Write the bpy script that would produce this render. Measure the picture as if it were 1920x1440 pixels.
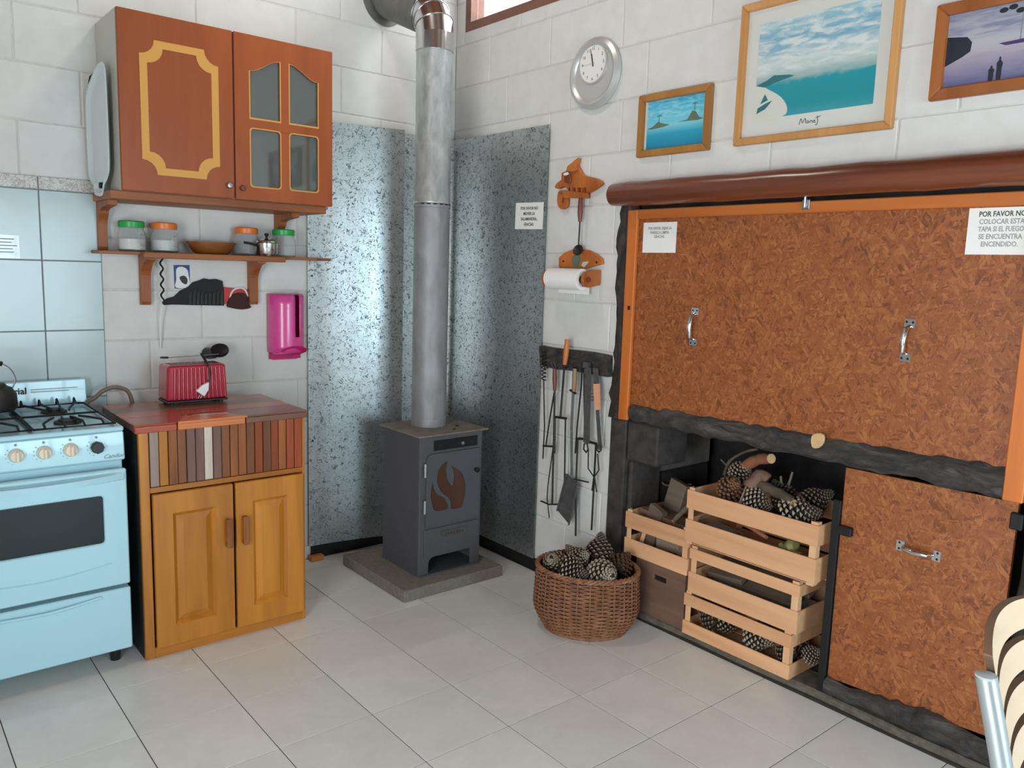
import bpy, bmesh, math, random
from mathutils import Vector, Matrix
from mathutils.geometry import tessellate_polygon
random.seed(7)
for o in list(bpy.data.objects): bpy.data.objects.remove(o, do_unlink=True)
scene = bpy.context.scene
COL = scene.collection

# ------------------------------------------------------------------ camera
CAM = Vector((-2.6086, -3.6804, 1.5016)); FPX = 1505.94
RGT = Vector((0.770485, -0.636697, 0.031129)); UP = Vector((0.066323, 0.128636, 0.989472)); FWD = Vector((0.633998, 0.760309, -0.14134))
cd = bpy.data.cameras.new('camera'); cam = bpy.data.objects.new('camera', cd); COL.objects.link(cam)
cam.matrix_world = Matrix(((RGT.x, UP.x, -FWD.x, CAM.x), (RGT.y, UP.y, -FWD.y, CAM.y), (RGT.z, UP.z, -FWD.z, CAM.z), (0, 0, 0, 1)))
cd.sensor_width = 36; cd.lens = 36 * FPX / 1920; cd.clip_start = 0.02; cd.clip_end = 60
scene.camera = cam
# ------------------------------------------------------------------ world, daylight at the windows, exposure
scene.view_settings.view_transform = 'Standard'; scene.view_settings.look = 'None'
scene.view_settings.gamma = 1; scene.view_settings.use_curve_mapping = False
scene.view_settings.exposure = 0.0
w = bpy.data.worlds.new('world'); scene.world = w; w.use_nodes = True
w.node_tree.nodes['Background'].inputs[0].default_value = (0.86, 0.93, 1.0, 1); w.node_tree.nodes['Background'].inputs[1].default_value = 1.5
def area(name, loc, rot, sx, sy, power, col):
    l = bpy.data.lights.new(name, 'AREA'); l.shape = 'RECTANGLE'; l.size = sx; l.size_y = sy; l.energy = power; l.color = col
    o = bpy.data.objects.new(name, l); COL.objects.link(o); o.location = loc; o.rotation_euler = rot; return o
R90 = math.pi / 2
area('daylight_clerestory', (0.16, -0.80, 3.00), (0, R90, 0), 0.50, 1.4, 15, (0.97, 0.98, 1.0))       # shines along -X
area('daylight_front_window', (-1.20, -6.24, 1.25), (R90, 0, 0), 1.4, 1.5, 112, (0.64, 0.89, 1.0))      # shines along +Y
area('daylight_side_window', (-4.04, -3.5, 1.15), (0, -R90, 0), 1.8, 1.5, 132, (0.92, 0.97, 1.0))       # shines along +X

# ------------------------------------------------------------------ pixel -> point on a plane (axis, value)
def P(px, py, ax, val):
    d = FWD * FPX + RGT * (px - 960) + UP * (720 - py)
    t = (val - CAM[ax]) / d[ax]
    return CAM + d * t

# ------------------------------------------------------------------ materials
def lin(c):
    return tuple(((v / 255) / 12.92 if v / 255 <= 0.04045 else ((v / 255 + 0.055) / 1.055) ** 2.4) for v in c) + (1,)
MATS = {}
class N:
    def __init__(s, name):
        s.m = bpy.data.materials.new(name); s.m.use_nodes = True; s.t = s.m.node_tree
        s.b = s.t.nodes['Principled BSDF']; s.out = s.t.nodes['Material Output']; MATS[name] = s.m
    def n(s, typ, ins=None, **kw):
        nd = s.t.nodes.new(typ)
        for k, v in kw.items(): setattr(nd, k, v)
        for k, v in (ins or {}).items(): s.set(nd, k, v)
        return nd
    def set(s, nd, k, v):
        i = nd.inputs[k]
        if isinstance(v, bpy.types.NodeSocket): s.t.links.new(v, i)
        else: i.default_value = v
    def bs(s, **kw):
        al = dict(color='Base Color', rough='Roughness', metal='Metallic', spec='Specular IOR Level', coat='Coat Weight', coatr='Coat Roughness', trans='Transmission Weight', ior='IOR', alpha='Alpha', emis='Emission Color', emiss='Emission Strength', normal='Normal', sheen='Sheen Weight', sss='Subsurface Weight')
        for k, v in kw.items(): s.set(s.b, al[k], v)
    def ramp(s, fac, stops, interp='LINEAR'):
        r = s.n('ShaderNodeValToRGB', {0: fac}); e = r.color_ramp.elements; r.color_ramp.interpolation = interp
        e[0].position, e[0].color = stops[0][0], stops[0][1]; e[1].position, e[1].color = stops[-1][0], stops[-1][1]
        for p_, c_ in stops[1:-1]: x = e.new(p_); x.color = c_
        return r.outputs[0]
    def coord(s, scale=(1, 1, 1), rot=(0, 0, 0), kind='Object', rnd=0.0):
        o = s.n('ShaderNodeTexCoord').outputs[kind]
        mp = s.n('ShaderNodeMapping', {0: o, 2: rot, 3: scale})
        if rnd:
            r = s.n('ShaderNodeObjectInfo').outputs['Random']
            mm = s.n('ShaderNodeMath', {0: r, 1: rnd}, operation='MULTIPLY').outputs[0]
            s.set(mp, 1, mm)
        return mp.outputs[0]
    def noise(s, vec, scale=5, detail=4, dist=0.0, rough=0.55):
        return s.n('ShaderNodeTexNoise', {'Vector': vec, 'Scale': scale, 'Detail': detail, 'Distortion': dist, 'Roughness': rough}).outputs[0]
    def vor(s, vec, scale=5, feature='F1', out=0, rnd=1.0):
        return s.n('ShaderNodeTexVoronoi', {'Vector': vec, 'Scale': scale, 'Randomness': rnd}, feature=feature).outputs[out]
    def bump(s, h, strength=0.3, dist=0.01):
        return s.n('ShaderNodeBump', {'Height': h, 'Strength': strength, 'Distance': dist}).outputs[0]
    def mix(s, fac, a, b, typ='MIX'):
        m = s.n('ShaderNodeMix', data_type='RGBA', blend_type=typ)
        s.set(m, 0, fac); s.set(m, 6, a); s.set(m, 7, b); return m.outputs[2]
    def rndval(s, col, lo=0.85, hi=1.15):
        r = s.n('ShaderNodeObjectInfo').outputs['Random']
        v = s.n('ShaderNodeMapRange', {0: r, 3: lo, 4: hi}).outputs[0]
        return s.n('ShaderNodeHueSaturation', {'Value': v, 'Color': col}).outputs[0]
    def math(s, op, a, b=0.0):
        return s.n('ShaderNodeMath', {0: a, 1: b}, operation=op).outputs[0]

def plain(name, c, rough=0.5, metal=0.0, bump=0.0, bscale=60, var=0.0, spec=0.5, coat=0.0):
    k = N(name); col = lin(c)
    if var or bump:
        nz = k.noise(k.coord(), bscale, 4)
        if var:
            d = tuple(max(0, x * (1 - var)) for x in col[:3]) + (1,); l = tuple(min(1, x * (1 + var)) for x in col[:3]) + (1,)
            col = k.ramp(nz, [(0.3, d), (0.7, l)])
        if bump: k.bs(normal=k.bump(nz, bump, 0.004))
    k.bs(color=col, rough=rough, metal=metal, spec=spec, coat=coat); return k.m
def wood(name, c1, c2, axis=2, scale=9, rough=0.45, stretch=0.07, rnd=7.0, var=0.12, coat=0.0, bump=0.15):
    k = N(name); sc = [1, 1, 1]; sc[axis] = stretch
    v = k.coord(tuple(sc), rnd=rnd); nz = k.noise(v, scale, 5, 0.8); nz2 = k.noise(v, scale * 6, 3)
    f = k.math('ADD', k.math('MULTIPLY', nz, 0.75), k.math('MULTIPLY', nz2, 0.25))
    col = k.ramp(f, [(0.32, lin(c1)), (0.66, lin(c2))])
    if var: col = k.rndval(col, 1 - var, 1 + var)
    k.bs(color=col, rough=rough, coat=coat, coatr=0.2, normal=k.bump(nz2, bump, 0.003)); return k.m

# painted block wall
k = N('white_paint'); v = k.coord(kind='Object', rnd=3.0)
nz = k.noise(v, 14, 5); nf = k.noise(v, 120, 3)
k.bs(color=k.rndval(k.ramp(nz, [(0.3, (0.645, 0.635, 0.61, 1)), (0.7, (0.70, 0.692, 0.67, 1))]), 0.97, 1.03), rough=0.55, normal=k.bump(k.math('ADD', nz, nf), 0.16, 0.002))
plain('mortar_paint', (204, 202, 196), 0.7, bump=0.3, bscale=40, var=0.08)
plain('soot_block', (58, 52, 50), 0.85, bump=0.6, bscale=18, var=0.45)
plain('alcove_soot', (46, 43, 43), 0.9, bump=0.5, bscale=10, var=0.5)
plain('alcove_grey', (120, 116, 112), 0.85, bump=0.4, bscale=12, var=0.3)
# floor tile
k = N('floor_ceramic'); v = k.coord(rnd=11.0); nz = k.noise(v, 7, 5, 0.6); n2 = k.noise(v, 45, 4)
col = k.ramp(k.math('ADD', k.math('MULTIPLY', nz, .7), k.math('MULTIPLY', n2, .3)), [(0.3, lin((216, 215, 211))), (0.7, lin((229, 229, 225)))])
k.bs(color=k.rndval(col, 0.95, 1.04), rough=0.32, normal=k.bump(nz, 0.05, 0.004))
plain('grout_pale', (130, 140, 138), 0.8)
plain('grout', (84, 76, 68), 0.85, var=0.2, bscale=30)
k = N('glazed_tile'); v = k.coord(rnd=5.0); nz = k.noise(v, 9, 2)
k.bs(color=lin((186, 202, 204)), rough=0.16, spec=0.35, normal=k.bump(nz, 0.08, 0.01))
k = N('band_tile'); v = k.coord((1, 1, 1), rnd=5.0); a = k.vor(v, 34, out=0); nz = k.noise(v, 40, 3, 1.5)
k.bs(color=k.ramp(nz, [(0.42, lin((206, 206, 200))), (0.5, lin((168, 152, 146))), (0.56, lin((204, 206, 202)))]), rough=0.15)
wood('ceiling_wood', (86, 48, 26), (122, 72, 40), 1, 8)
# metals
k = N('galvanized'); v = k.coord(); v2 = k.n('ShaderNodeVectorMath', {0: v, 1: k.n('ShaderNodeVectorMath', {0: k.n('ShaderNodeTexNoise', {'Vector': v, 'Scale': 30.0}).outputs[1], 3: 0.05}, operation='SCALE').outputs[0]}, operation='ADD').outputs[0]
n1 = k.noise(v2, 62, 2, 1.6); n2 = k.noise(v, 5, 3); n3 = k.noise(v2, 24, 3, 0.5)
f = k.ramp(n1, [(0.36, (0, 0, 0, 1)), (0.46, (1, 1, 1, 1))])
base = k.mix(n3, lin((166, 172, 173)), lin((204, 209, 209)))
k.bs(color=k.mix(f, lin((104, 110, 112)), base), metal=0.88, rough=k.n('ShaderNodeMapRange', {0: f, 3: 0.50, 4: 0.33}).outputs[0], normal=k.bump(n2, 0.10, 0.02))
k = N('pipe_zinc'); v = k.coord((1, 1, 0.4)); nz = k.noise(v, 30, 4, 0.6)
k.bs(color=k.ramp(nz, [(0.3, lin((168, 175, 176))), (0.7, lin((204, 210, 210)))]), metal=0.7, rough=0.4, normal=k.bump(k.noise(v, 8, 2), 0.12, 0.01))
k = N('pipe_grey'); v = k.coord((1, 1, 0.5)); nz = k.noise(v, 14, 5, 0.6)
k.bs(color=k.ramp(nz, [(0.3, lin((128, 128, 130))), (0.7, lin((156, 155, 158)))]), metal=0.35, rough=0.55, normal=k.bump(nz, 0.08, 0.005))
plain('steel_shiny', (205, 205, 205), 0.16, 1.0, bump=0.05, bscale=9)
plain('steel_brushed', (170, 172, 172), 0.33, 1.0)
plain('duct_dull', (112, 112, 106), 0.6, 0.4, var=0.25, bscale=12)
plain('cast_iron', (94, 95, 100), 0.5, 0.35, bump=0.15, bscale=150, var=0.1, spec=0.3)
plain('stove_top_rust', (128, 118, 108), 0.65, 0.3, var=0.25, bscale=18)
plain('black_iron', (30, 30, 31), 0.55, 0.4, bump=0.2, bscale=90)
plain('tool_iron', (54, 52, 50), 0.5, 0.6, var=0.3, bscale=50)
plain('tool_grey', (96, 97, 96), 0.5, 0.5, var=0.25, bscale=40)
plain('black_matte', (22, 23, 24), 0.7)
plain('black_plastic', (20, 22, 25), 0.35)
plain('chrome', (215, 215, 215), 0.12, 1.0)
plain('stove_glass', (84, 58, 48), 0.12)
plain('concrete', (122, 115, 106), 0.85, bump=0.5, bscale=45, var=0.18)
plain('kerb_concrete', (98, 90, 80), 0.9, bump=0.7, bscale=30, var=0.35)
# enamel, paper, cloth, plastic
plain('enamel_white', (168, 208, 220), 0.22, coat=0.3)
plain('enamel_tray', (206, 215, 216), 0.18, coat=0.4)
plain('cream_plastic', (222, 212, 190), 0.4)
plain('cabinet_carcass', (196, 194, 182), 0.5)
plain('oven_glass', (10, 18, 20), 0.08, spec=0.3)
plain('paper', (232, 230, 226), 0.7)
plain('paper_towel', (238, 236, 233), 0.9, bump=0.3, bscale=200)
plain('ink', (60, 58, 58), 0.7); plain('ink_grey', (150, 150, 150), 0.7); plain('ink_blue', (70, 96, 112), 0.6)
plain('mark_grey', (130, 142, 146), 0.5)
plain('red_enamel', (166, 24, 50), 0.22, coat=0.5)
plain('pink_plastic', (216, 74, 148), 0.28, coat=0.4); plain('pink_dark', (188, 24, 96), 0.4)
plain('green_lid', (38, 158, 72), 0.35); plain('orange_lid', (226, 118, 44), 0.35)
plain('red_paint', (188, 50, 56), 0.5); plain('white_plain', (230, 230, 226), 0.5); plain('blue_print', (44, 66, 128), 0.5)
plain('dark_brown_felt', (62, 36, 32), 0.9, bump=0.6, bscale=120)
plain('hose_grey', (116, 104, 88), 0.5, var=0.1)
plain('screw_dark', (40, 36, 33), 0.5, 0.5)
k = N('jar_glass'); k.bs(color=(0.93, 0.95, 0.95, 1), rough=0.06, trans=0.85, ior=1.12, spec=0.6)
k = N('window_pane')
tr = k.n('ShaderNodeBsdfTransparent'); gl = k.n('ShaderNodeBsdfGlossy', {'Roughness': 0.02}); mx = k.n('ShaderNodeMixShader', {0: 0.07})
k.t.links.new(tr.outputs[0], mx.inputs[1]); k.t.links.new(gl.outputs[0], mx.inputs[2]); k.t.links.new(mx.outputs[0], k.out.inputs[0])
k = N('cabinet_pane'); k.bs(color=(0.07, 0.085, 0.08, 1), rough=0.04, spec=0.8, ior=1.75)
# woods
wood('orange_laminate', (138, 64, 22), (158, 78, 28), 2, 7, 0.42, 0.12, var=0.04, bump=0.05)
plain('inlay_yellow', (206, 150, 70), 0.5)
wood('shelf_wood', (120, 66, 34), (164, 100, 54), 0, 9, 0.5)
wood('bracket_wood', (128, 66, 32), (172, 102, 54), 2, 9, 0.5)
wood('honey_pine', (156, 92, 20), (200, 130, 38), 2, 7, 0.35, 0.09, var=0.06, coat=0.3)
wood('honey_pine_flat', (152, 88, 22), (194, 124, 38), 0, 7, 0.35, 0.09, var=0.06, coat=0.3)
SL = {'slat_grey': ((120, 98, 90), (166, 146, 136)), 'slat_honey': ((150, 92, 20), (184, 120, 34)), 'slat_brown': ((104, 56, 26), (158, 92, 42)), 'slat_umber': ((96, 54, 30), (130, 78, 44)), 'slat_mauve': ((98, 68, 60), (132, 98, 86)), 'slat_pale': ((176, 160, 146), (208, 196, 184)), 'slat_red': ((120, 50, 24), (160, 74, 34))}
for kk, (a_, b_) in SL.items(): wood(kk, a_, b_, 2, 14, 0.5, 0.08)
wood('top_red', (140, 52, 28), (176, 78, 44), 0, 7, 0.25, 0.08, coat=0.4); wood('top_brown', (92, 60, 46), (128, 88, 66), 0, 7, 0.3, 0.08, coat=0.4); wood('top_orange', (176, 92, 42), (206, 124, 66), 0, 7, 0.3, 0.08, coat=0.4)
wood('bowl_wood', (116, 64, 26), (156, 96, 44), 0, 12, 0.4, 0.2)
wood('log_varnish', (84, 40, 24), (128, 66, 38), 1, 8, 0.3, 0.05, coat=0.5, bump=0.3)
wood('frame_orange', (172, 88, 30), (206, 116, 48), 2, 8, 0.4, 0.06, coat=0.2)
wood('rail_orange', (172, 88, 30), (206, 116, 48), 1, 8, 0.4, 0.06, coat=0.2)
wood('picture_pine', (178, 122, 66), (204, 150, 92), 2, 9, 0.4, 0.08); wood('picture_oak', (142, 94, 40), (170, 118, 56), 2, 9, 0.4, 0.08); wood('picture_teak', (140, 78, 36), (168, 100, 50), 2, 9, 0.4, 0.08)
wood('crate_wood', (200, 144, 102), (226, 176, 132), 1, 9, 0.6, 0.06, var=0.08)
wood('crate_post', (212, 160, 116), (232, 188, 146), 2, 9, 0.6, 0.06, var=0.08)
wood('box_wood', (98, 72, 58), (132, 100, 82), 1, 8, 0.7, 0.08)
wood('scrap_wood', (92, 80, 68), (140, 124, 106), 1, 9, 0.75, 0.08, var=0.25)
wood('ply_pale', (232, 196, 160), (244, 214, 182), 0, 5, 0.35, 0.1, coat=0.3)
wood('ply_edge', (96, 72, 52), (120, 94, 70), 0, 9, 0.6, 0.1)
wood('carved_wood', (150, 78, 30), (196, 112, 48), 2, 12, 0.4, 0.3); wood('carved_dark', (96, 42, 22), (128, 64, 34), 2, 12, 0.4, 0.3)
wood('handle_red', (92, 40, 34), (126, 60, 48), 2, 12, 0.4, 0.1); wood('handle_orange', (176, 96, 40), (204, 124, 62), 2, 12, 0.45, 0.1); wood('handle_tan', (120, 92, 66), (156, 124, 94), 2, 12, 0.5, 0.1); wood('handle_pink', (206, 140, 104), (226, 164, 128), 2, 12, 0.5, 0.1)
k = N('bark'); v = k.coord((1, 0.35, 1)); n1 = k.noise(v, 16, 6, 1.4, 0.65); n2 = k.vor(v, 22, 'DISTANCE_TO_EDGE')
k.bs(color=k.ramp(n1, [(0.3, lin((26, 25, 26))), (0.52, lin((62, 58, 56))), (0.72, lin((98, 92, 86)))]), rough=0.85, normal=k.bump(n1, 0.9, 0.02))
k = N('bark_v'); v = k.coord((1, 1, 0.35)); n1 = k.noise(v, 16, 6, 1.4, 0.65)
k.bs(color=k.ramp(n1, [(0.3, lin((24, 22, 22))), (0.52, lin((54, 46, 42))), (0.75, lin((88, 78, 70)))]), rough=0.8, normal=k.bump(n1, 0.9, 0.02))
# strand board: stretched flakes lying three ways
k = N('strand_board'); fl = []
for i, (a, sx) in enumerate(((0.15, 1), (1.2, 1.15), (2.25, 0.9))):
    v = k.coord((1, 1, 1), (a, 0, 0)); v = k.n('ShaderNodeMapping', {0: v, 1: (i * 3.1, i * 1.7, 0), 3: (1, 0.24, 1)}).outputs[0]
    v = k.n('ShaderNodeVectorMath', {0: v, 1: k.n('ShaderNodeVectorMath', {0: k.n('ShaderNodeTexNoise', {'Vector': v, 'Scale': 60.0}).outputs[1], 3: 0.02}, operation='SCALE').outputs[0]}, operation='ADD').outputs[0]
    vo = k.n('ShaderNodeTexVoronoi', {'Vector': v, 'Scale': 100.0 * sx}); c = vo.outputs[1]
    fl.append((k.n('ShaderNodeSeparateColor', {0: c}).outputs[0], k.noise(v, 70, 3)))
mk1 = k.ramp(k.noise(k.coord(), 34, 2, 1.0), [(0.47, (0, 0, 0, 1)), (0.53, (1, 1, 1, 1))]); mk2 = k.ramp(k.noise(k.coord((1, 1.3, 1), (1, 0, 0)), 30, 2, 1.0), [(0.50, (0, 0, 0, 1)), (0.56, (1, 1, 1, 1))])
m2 = k.mix(mk2, k.mix(mk1, fl[0][0], fl[1][0]), fl[2][0])
m3 = k.math('ADD', k.math('MULTIPLY', m2, 0.62), k.math('MULTIPLY', fl[1][1], 0.38))
lg = k.noise(k.coord(), 3.0, 3)
c0 = k.ramp(m3, [(0.18, lin((108, 56, 24))), (0.34, lin((138, 76, 36))), (0.60, lin((152, 87, 44))), (0.84, lin((174, 108, 60)))])
k.bs(color=k.mix(k.math('MULTIPLY', lg, 0.35), c0, lin((130, 70, 38))), rough=0.45, normal=k.bump(m3, 0.25, 0.004))
# wicker, cones
wood('wicker', (98, 62, 42), (158, 110, 78), 2, 30, 0.5, 0.6, var=0.0)
plain('wicker_dark', (52, 32, 22), 0.8)
plain('cone_core', (44, 32, 24), 0.9); plain('cone_scale', (74, 56, 42), 0.8, var=0.3, bscale=60); plain('cone_tip', (158, 146, 128), 0.75, var=0.25, bscale=80); plain('cone_tip_brown', (128, 84, 56), 0.75, var=0.25, bscale=80)
wood('twig', (70, 60, 48), (118, 104, 84), 1, 20, 0.85, 0.3, var=0.2); wood('log_end', (176, 140, 98), (206, 172, 126), 2, 16, 0.7, 0.8); wood('twig_pale', (112, 104, 92), (150, 140, 124), 1, 20, 0.85, 0.3)
wood('reddish_bark', (120, 66, 46), (176, 112, 84), 1, 10, 0.8, 0.3)
plain('dry_leaf', (150, 146, 92), 0.8, var=0.2, bscale=20)
plain('mat_board', (206, 206, 200), .6)
plain('sheet_edge', (120, 124, 126), .4, .8)
plain('silver_paint', (196, 196, 193), .34, .45)
# ------------------------------------------------------------------ mesh helpers
ORG = {}
def tag(o, label=None, cat=None, group=None, kind=None):
    if label: o['label'] = label
    if cat: o['category'] = cat
    if group: o['group'] = group
    if kind: o['kind'] = kind
    return o
def thing(name, label, cat, loc=(0, 0, 0), rot=(0, 0, 0), group=None):
    o = bpy.data.objects.new(name, None); COL.objects.link(o); o.location = loc; o.rotation_euler = rot
    o.empty_display_size = 0.05; ORG[o] = Vector(loc); return tag(o, label, cat, group)
def frame_for(d):
    d = Vector(d).normalized(); a = Vector((0, 0, 1)) if abs(d.z) < 0.9 else Vector((1, 0, 0))
    x = d.cross(a).normalized(); return x, d.cross(x).normalized()
class M:
    def __init__(s): s.v = []; s.f = []; s.mi = []
    def add(s, vs, fs, mi=0):
        b = len(s.v); s.v += [Vector(q) for q in vs]; s.f += [tuple(b + i for i in q) for q in fs]; s.mi += [mi] * len(fs); return s
    def box(s, x0, x1, y0, y1, z0, z1, mi=0):
        x0, x1 = min(x0, x1), max(x0, x1); y0, y1 = min(y0, y1), max(y0, y1); z0, z1 = min(z0, z1), max(z0, z1)
        return s.add([(x, y, z) for x in (x0, x1) for y in (y0, y1) for z in (z0, z1)], [(0, 1, 3, 2), (4, 6, 7, 5), (0, 4, 5, 1), (2, 3, 7, 6), (0, 2, 6, 4), (1, 5, 7, 3)], mi)
    def obox(s, mat, sx, sy, sz, mi=0):
        t = M().box(-sx / 2, sx / 2, -sy / 2, sy / 2, -sz / 2, sz / 2); return s.add([mat @ q for q in t.v], t.f, mi)
    def tube(s, pts, r, n=8, mi=0, closed=False, caps=True):
        pts = [Vector(q) for q in pts]; k = len(pts); rs = r if isinstance(r, (list, tuple)) else [r] * k
        vs = []; x = None
        for i in range(k):
            a = pts[(i - 1) % k] if (i > 0 or closed) else pts[i]; b = pts[(i + 1) % k] if (i < k - 1 or closed) else pts[i]
            d = (b - a).normalized()
            if x is None: x, _ = frame_for(d)
            x = (x - d * x.dot(d)); x = x.normalized() if x.length > 1e-6 else frame_for(d)[0]; y = d.cross(x)
            vs += [pts[i] + (x * math.cos(2 * math.pi * j / n) + y * math.sin(2 * math.pi * j / n)) * rs[i] for j in range(n)]
        fs = []
        for i in range(k if closed else k - 1):
            for j in range(n):
                a = i * n + j; b = i * n + (j + 1) % n; c = ((i + 1) % k) * n + (j + 1) % n; d_ = ((i + 1) % k) * n + j; fs.append((a, b, c, d_))
        if caps and not closed: fs += [tuple(range(n - 1, -1, -1)), tuple((k - 1) * n + j for j in range(n))]
        return s.add(vs, fs, mi)
    def cyl(s, p0, p1, r0, r1=None, n=20, mi=0, caps=True): return s.tube([p0, p1], [r0, r0 if r1 is None else r1], n, mi, caps=caps)
    def lathe(s, prof, c=(0, 0, 0), axis=(0, 0, 1), n=28, mi=0, sx=1.0, sy=1.0, X=None):
        ax = Vector(axis).normalized(); x, y = frame_for(ax)
        if X is not None: x = Vector(X).normalized(); y = ax.cross(x)
        c = Vector(c); k = len(prof); vs = []; fs = []
        for (r, z) in prof:
            vs += [c + ax * z + x * (r * sx * math.cos(2 * math.pi * j / n)) + y * (r * sy * math.sin(2 * math.pi * j / n)) for j in range(n)]
        for i in range(k - 1):
            for j in range(n): fs.append((i * n + j, i * n + (j + 1) % n, (i + 1) * n + (j + 1) % n, (i + 1) * n + j))
        if prof[0][0] > 1e-5: fs.append(tuple(range(n - 1, -1, -1)))
        if prof[-1][0] > 1e-5: fs.append(tuple((k - 1) * n + j for j in range(n)))
        return s.add(vs, fs, mi)
    def prism(s, poly, fn, d0, d1, holes=(), mi=0, side_mi=None):
        # poly: list of (a,b); fn(a,b,d) -> point; holes: list of lists
        loops = [list(poly)] + [list(h) for h in holes]
        tri = tessellate_polygon([[Vector((a, b, 0)) for a, b in L] for L in loops])
        flat = [q for L in loops for q in L]; n = len(flat)
        vs = [fn(a, b, d0) for a, b in flat] + [fn(a, b, d1) for a, b in flat]
        fs = []
        for t in tri: fs.append(tuple(t)); fs.append(tuple(n + i for i in reversed(t)))
        s.add(vs, fs, mi); base = len(s.v) - 2 * n; o = 0; ff = []
        for L in loops:
            m = len(L)
            for i in range(m): a = o + i; b = o + (i + 1) % m; ff.append((base + a, base + b, base + n + b, base + n + a))
            o += m
        s.f += ff; s.mi += [mi if side_mi is None else side_mi] * len(ff); return s
    def build(s, name, mats, parent=None, smooth=False, bevel=0.0, local=False, seg=1, fix=True, autos=None):
        if not isinstance(mats, (list, tuple)): mats = [mats]
        if parent is not None: off = Vector((0, 0, 0)) if local else ORG[parent]; loc = Vector((0, 0, 0))
        elif local: off = Vector((0, 0, 0)); loc = Vector((0, 0, 0))
        else:
            xs = [q.x for q in s.v]; ys = [q.y for q in s.v]; zs = [q.z for q in s.v]
            off = Vector(((min(xs) + max(xs)) / 2, (min(ys) + max(ys)) / 2, min(zs))); loc = off
        me = bpy.data.meshes.new(name); me.from_pydata([q - off for q in s.v], [], s.f)
        for m_ in mats: me.materials.append(MATS[m_])
        for p_, mi in zip(me.polygons, s.mi): p_.material_index = mi; p_.use_smooth = smooth
        if fix:
            bm = bmesh.new(); bm.from_mesh(me); bmesh.ops.recalc_face_normals(bm, faces=bm.faces); bm.to_mesh(me); bm.free()
        if smooth: me.set_sharp_from_angle(angle=math.radians(autos or 42))
        o = bpy.data.objects.new(name, me); COL.objects.link(o); o.location = loc
        if parent is not None: o.parent = parent; ORG[o] = off if not local else Vector((0, 0, 0))
        else: ORG[o] = loc
        if bevel:
            b = o.modifiers.new('bevel', 'BEVEL'); b.width = bevel; b.segments = seg; b.limit_method = 'ANGLE'; b.angle_limit = 0.6
        return o
def box(name, mat, parent, x0, x1, y0, y1, z0, z1, bevel=0.0, **kw): return M().box(x0, x1, y0, y1, z0, z1).build(name, mat, parent, bevel=bevel, **kw)
def copy_tree(o, parent=None):
    c = o.copy(); COL.objects.link(c); c.parent = parent
    for ch in o.children: copy_tree(ch, c)
    return c
def bez(pts, n=8):
    # Catmull-Rom through points
    pts = [Vector(q) for q in pts]; out = []
    for i in range(len(pts) - 1):
        p0 = pts[max(i - 1, 0)]; p1 = pts[i]; p2 = pts[i + 1]; p3 = pts[min(i + 2, len(pts) - 1)]
        for j in range(n):
            t = j / n
            out.append(0.5 * ((2 * p1) + (p2 - p0) * t + (2 * p0 - 5 * p1 + 4 * p2 - p3) * t * t + (3 * p1 - p0 - 3 * p2 + p3) * t ** 3))
    out.append(pts[-1]); return out
def bez2(pts, n=8): return [(q.x, q.y) for q in bez([(a, b, 0) for a, b in pts], n)]
def closed2(pts, n=5):
    q = [Vector((a, b, 0)) for a, b in pts]; k = len(q); out = []
    for i in range(k):
        p0, p1, p2, p3 = q[i - 1], q[i], q[(i + 1) % k], q[(i + 2) % k]
        for j in range(n):
            t = j / n; r = 0.5 * ((2 * p1) + (p2 - p0) * t + (2 * p0 - 5 * p1 + 4 * p2 - p3) * t * t + (3 * p1 - p0 - 3 * p2 + p3) * t ** 3); out.append((r.x, r.y))
    return out
def onX(x): return lambda a, b, d: Vector((x + d, a, b))      # poly in (y,z) on a plane x
def onY(y): return lambda a, b, d: Vector((a, y + d, b))      # poly in (x,z) on a plane y
def onZ(z): return lambda a, b, d: Vector((a, b, z + d))
def rect(a0, a1, b0, b1): return [(a0, b0), (a1, b0), (a1, b1), (a0, b1)]
def ell(ca, cb, ra, rb, n=24): return [(ca + ra * math.cos(2 * math.pi * i / n), cb + rb * math.sin(2 * math.pi * i / n)) for i in range(n)]
def rrect(a0, a1, b0, b1, r, n=4):
    o = []
    for (ca, cb, s) in ((a1 - r, b0 + r, -90), (a1 - r, b1 - r, 0), (a0 + r, b1 - r, 90), (a0 + r, b0 + r, 180)):
        for i in range(n + 1): t = math.radians(s + 90 * i / n); o.append((ca + r * math.cos(t), cb + r * math.sin(t)))
    return o
def text(name, body, mat, parent, size, loc, right, up, align='CENTER', depth=0.0004, shear=0.0, widthx=1.0, wt=0.0):
    c = bpy.data.curves.new('txt', 'FONT'); c.body = body; c.size = size; c.align_x = align; c.align_y = 'CENTER'; c.extrude = depth; c.shear = shear; c.offset = wt; c.resolution_u = 2
    t = bpy.data.objects.new('txt', c); COL.objects.link(t); bpy.context.view_layer.update()
    me = bpy.data.meshes.new_from_object(t.evaluated_get(bpy.context.evaluated_depsgraph_get())); bpy.data.objects.remove(t, do_unlink=True)
    me.name = name; r = Vector(right).normalized(); u = Vector(up).normalized(); nn = r.cross(u)
    L = Vector(loc) - ORG[parent]
    for v in me.vertices: co = v.co.copy(); v.co = L + r * (co.x * widthx) + u * co.y + nn * co.z
    me.materials.clear(); me.materials.append(MATS[mat])
    o = bpy.data.objects.new(name, me); COL.objects.link(o); o.parent = parent; ORG[o] = ORG[parent]; return o

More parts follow.
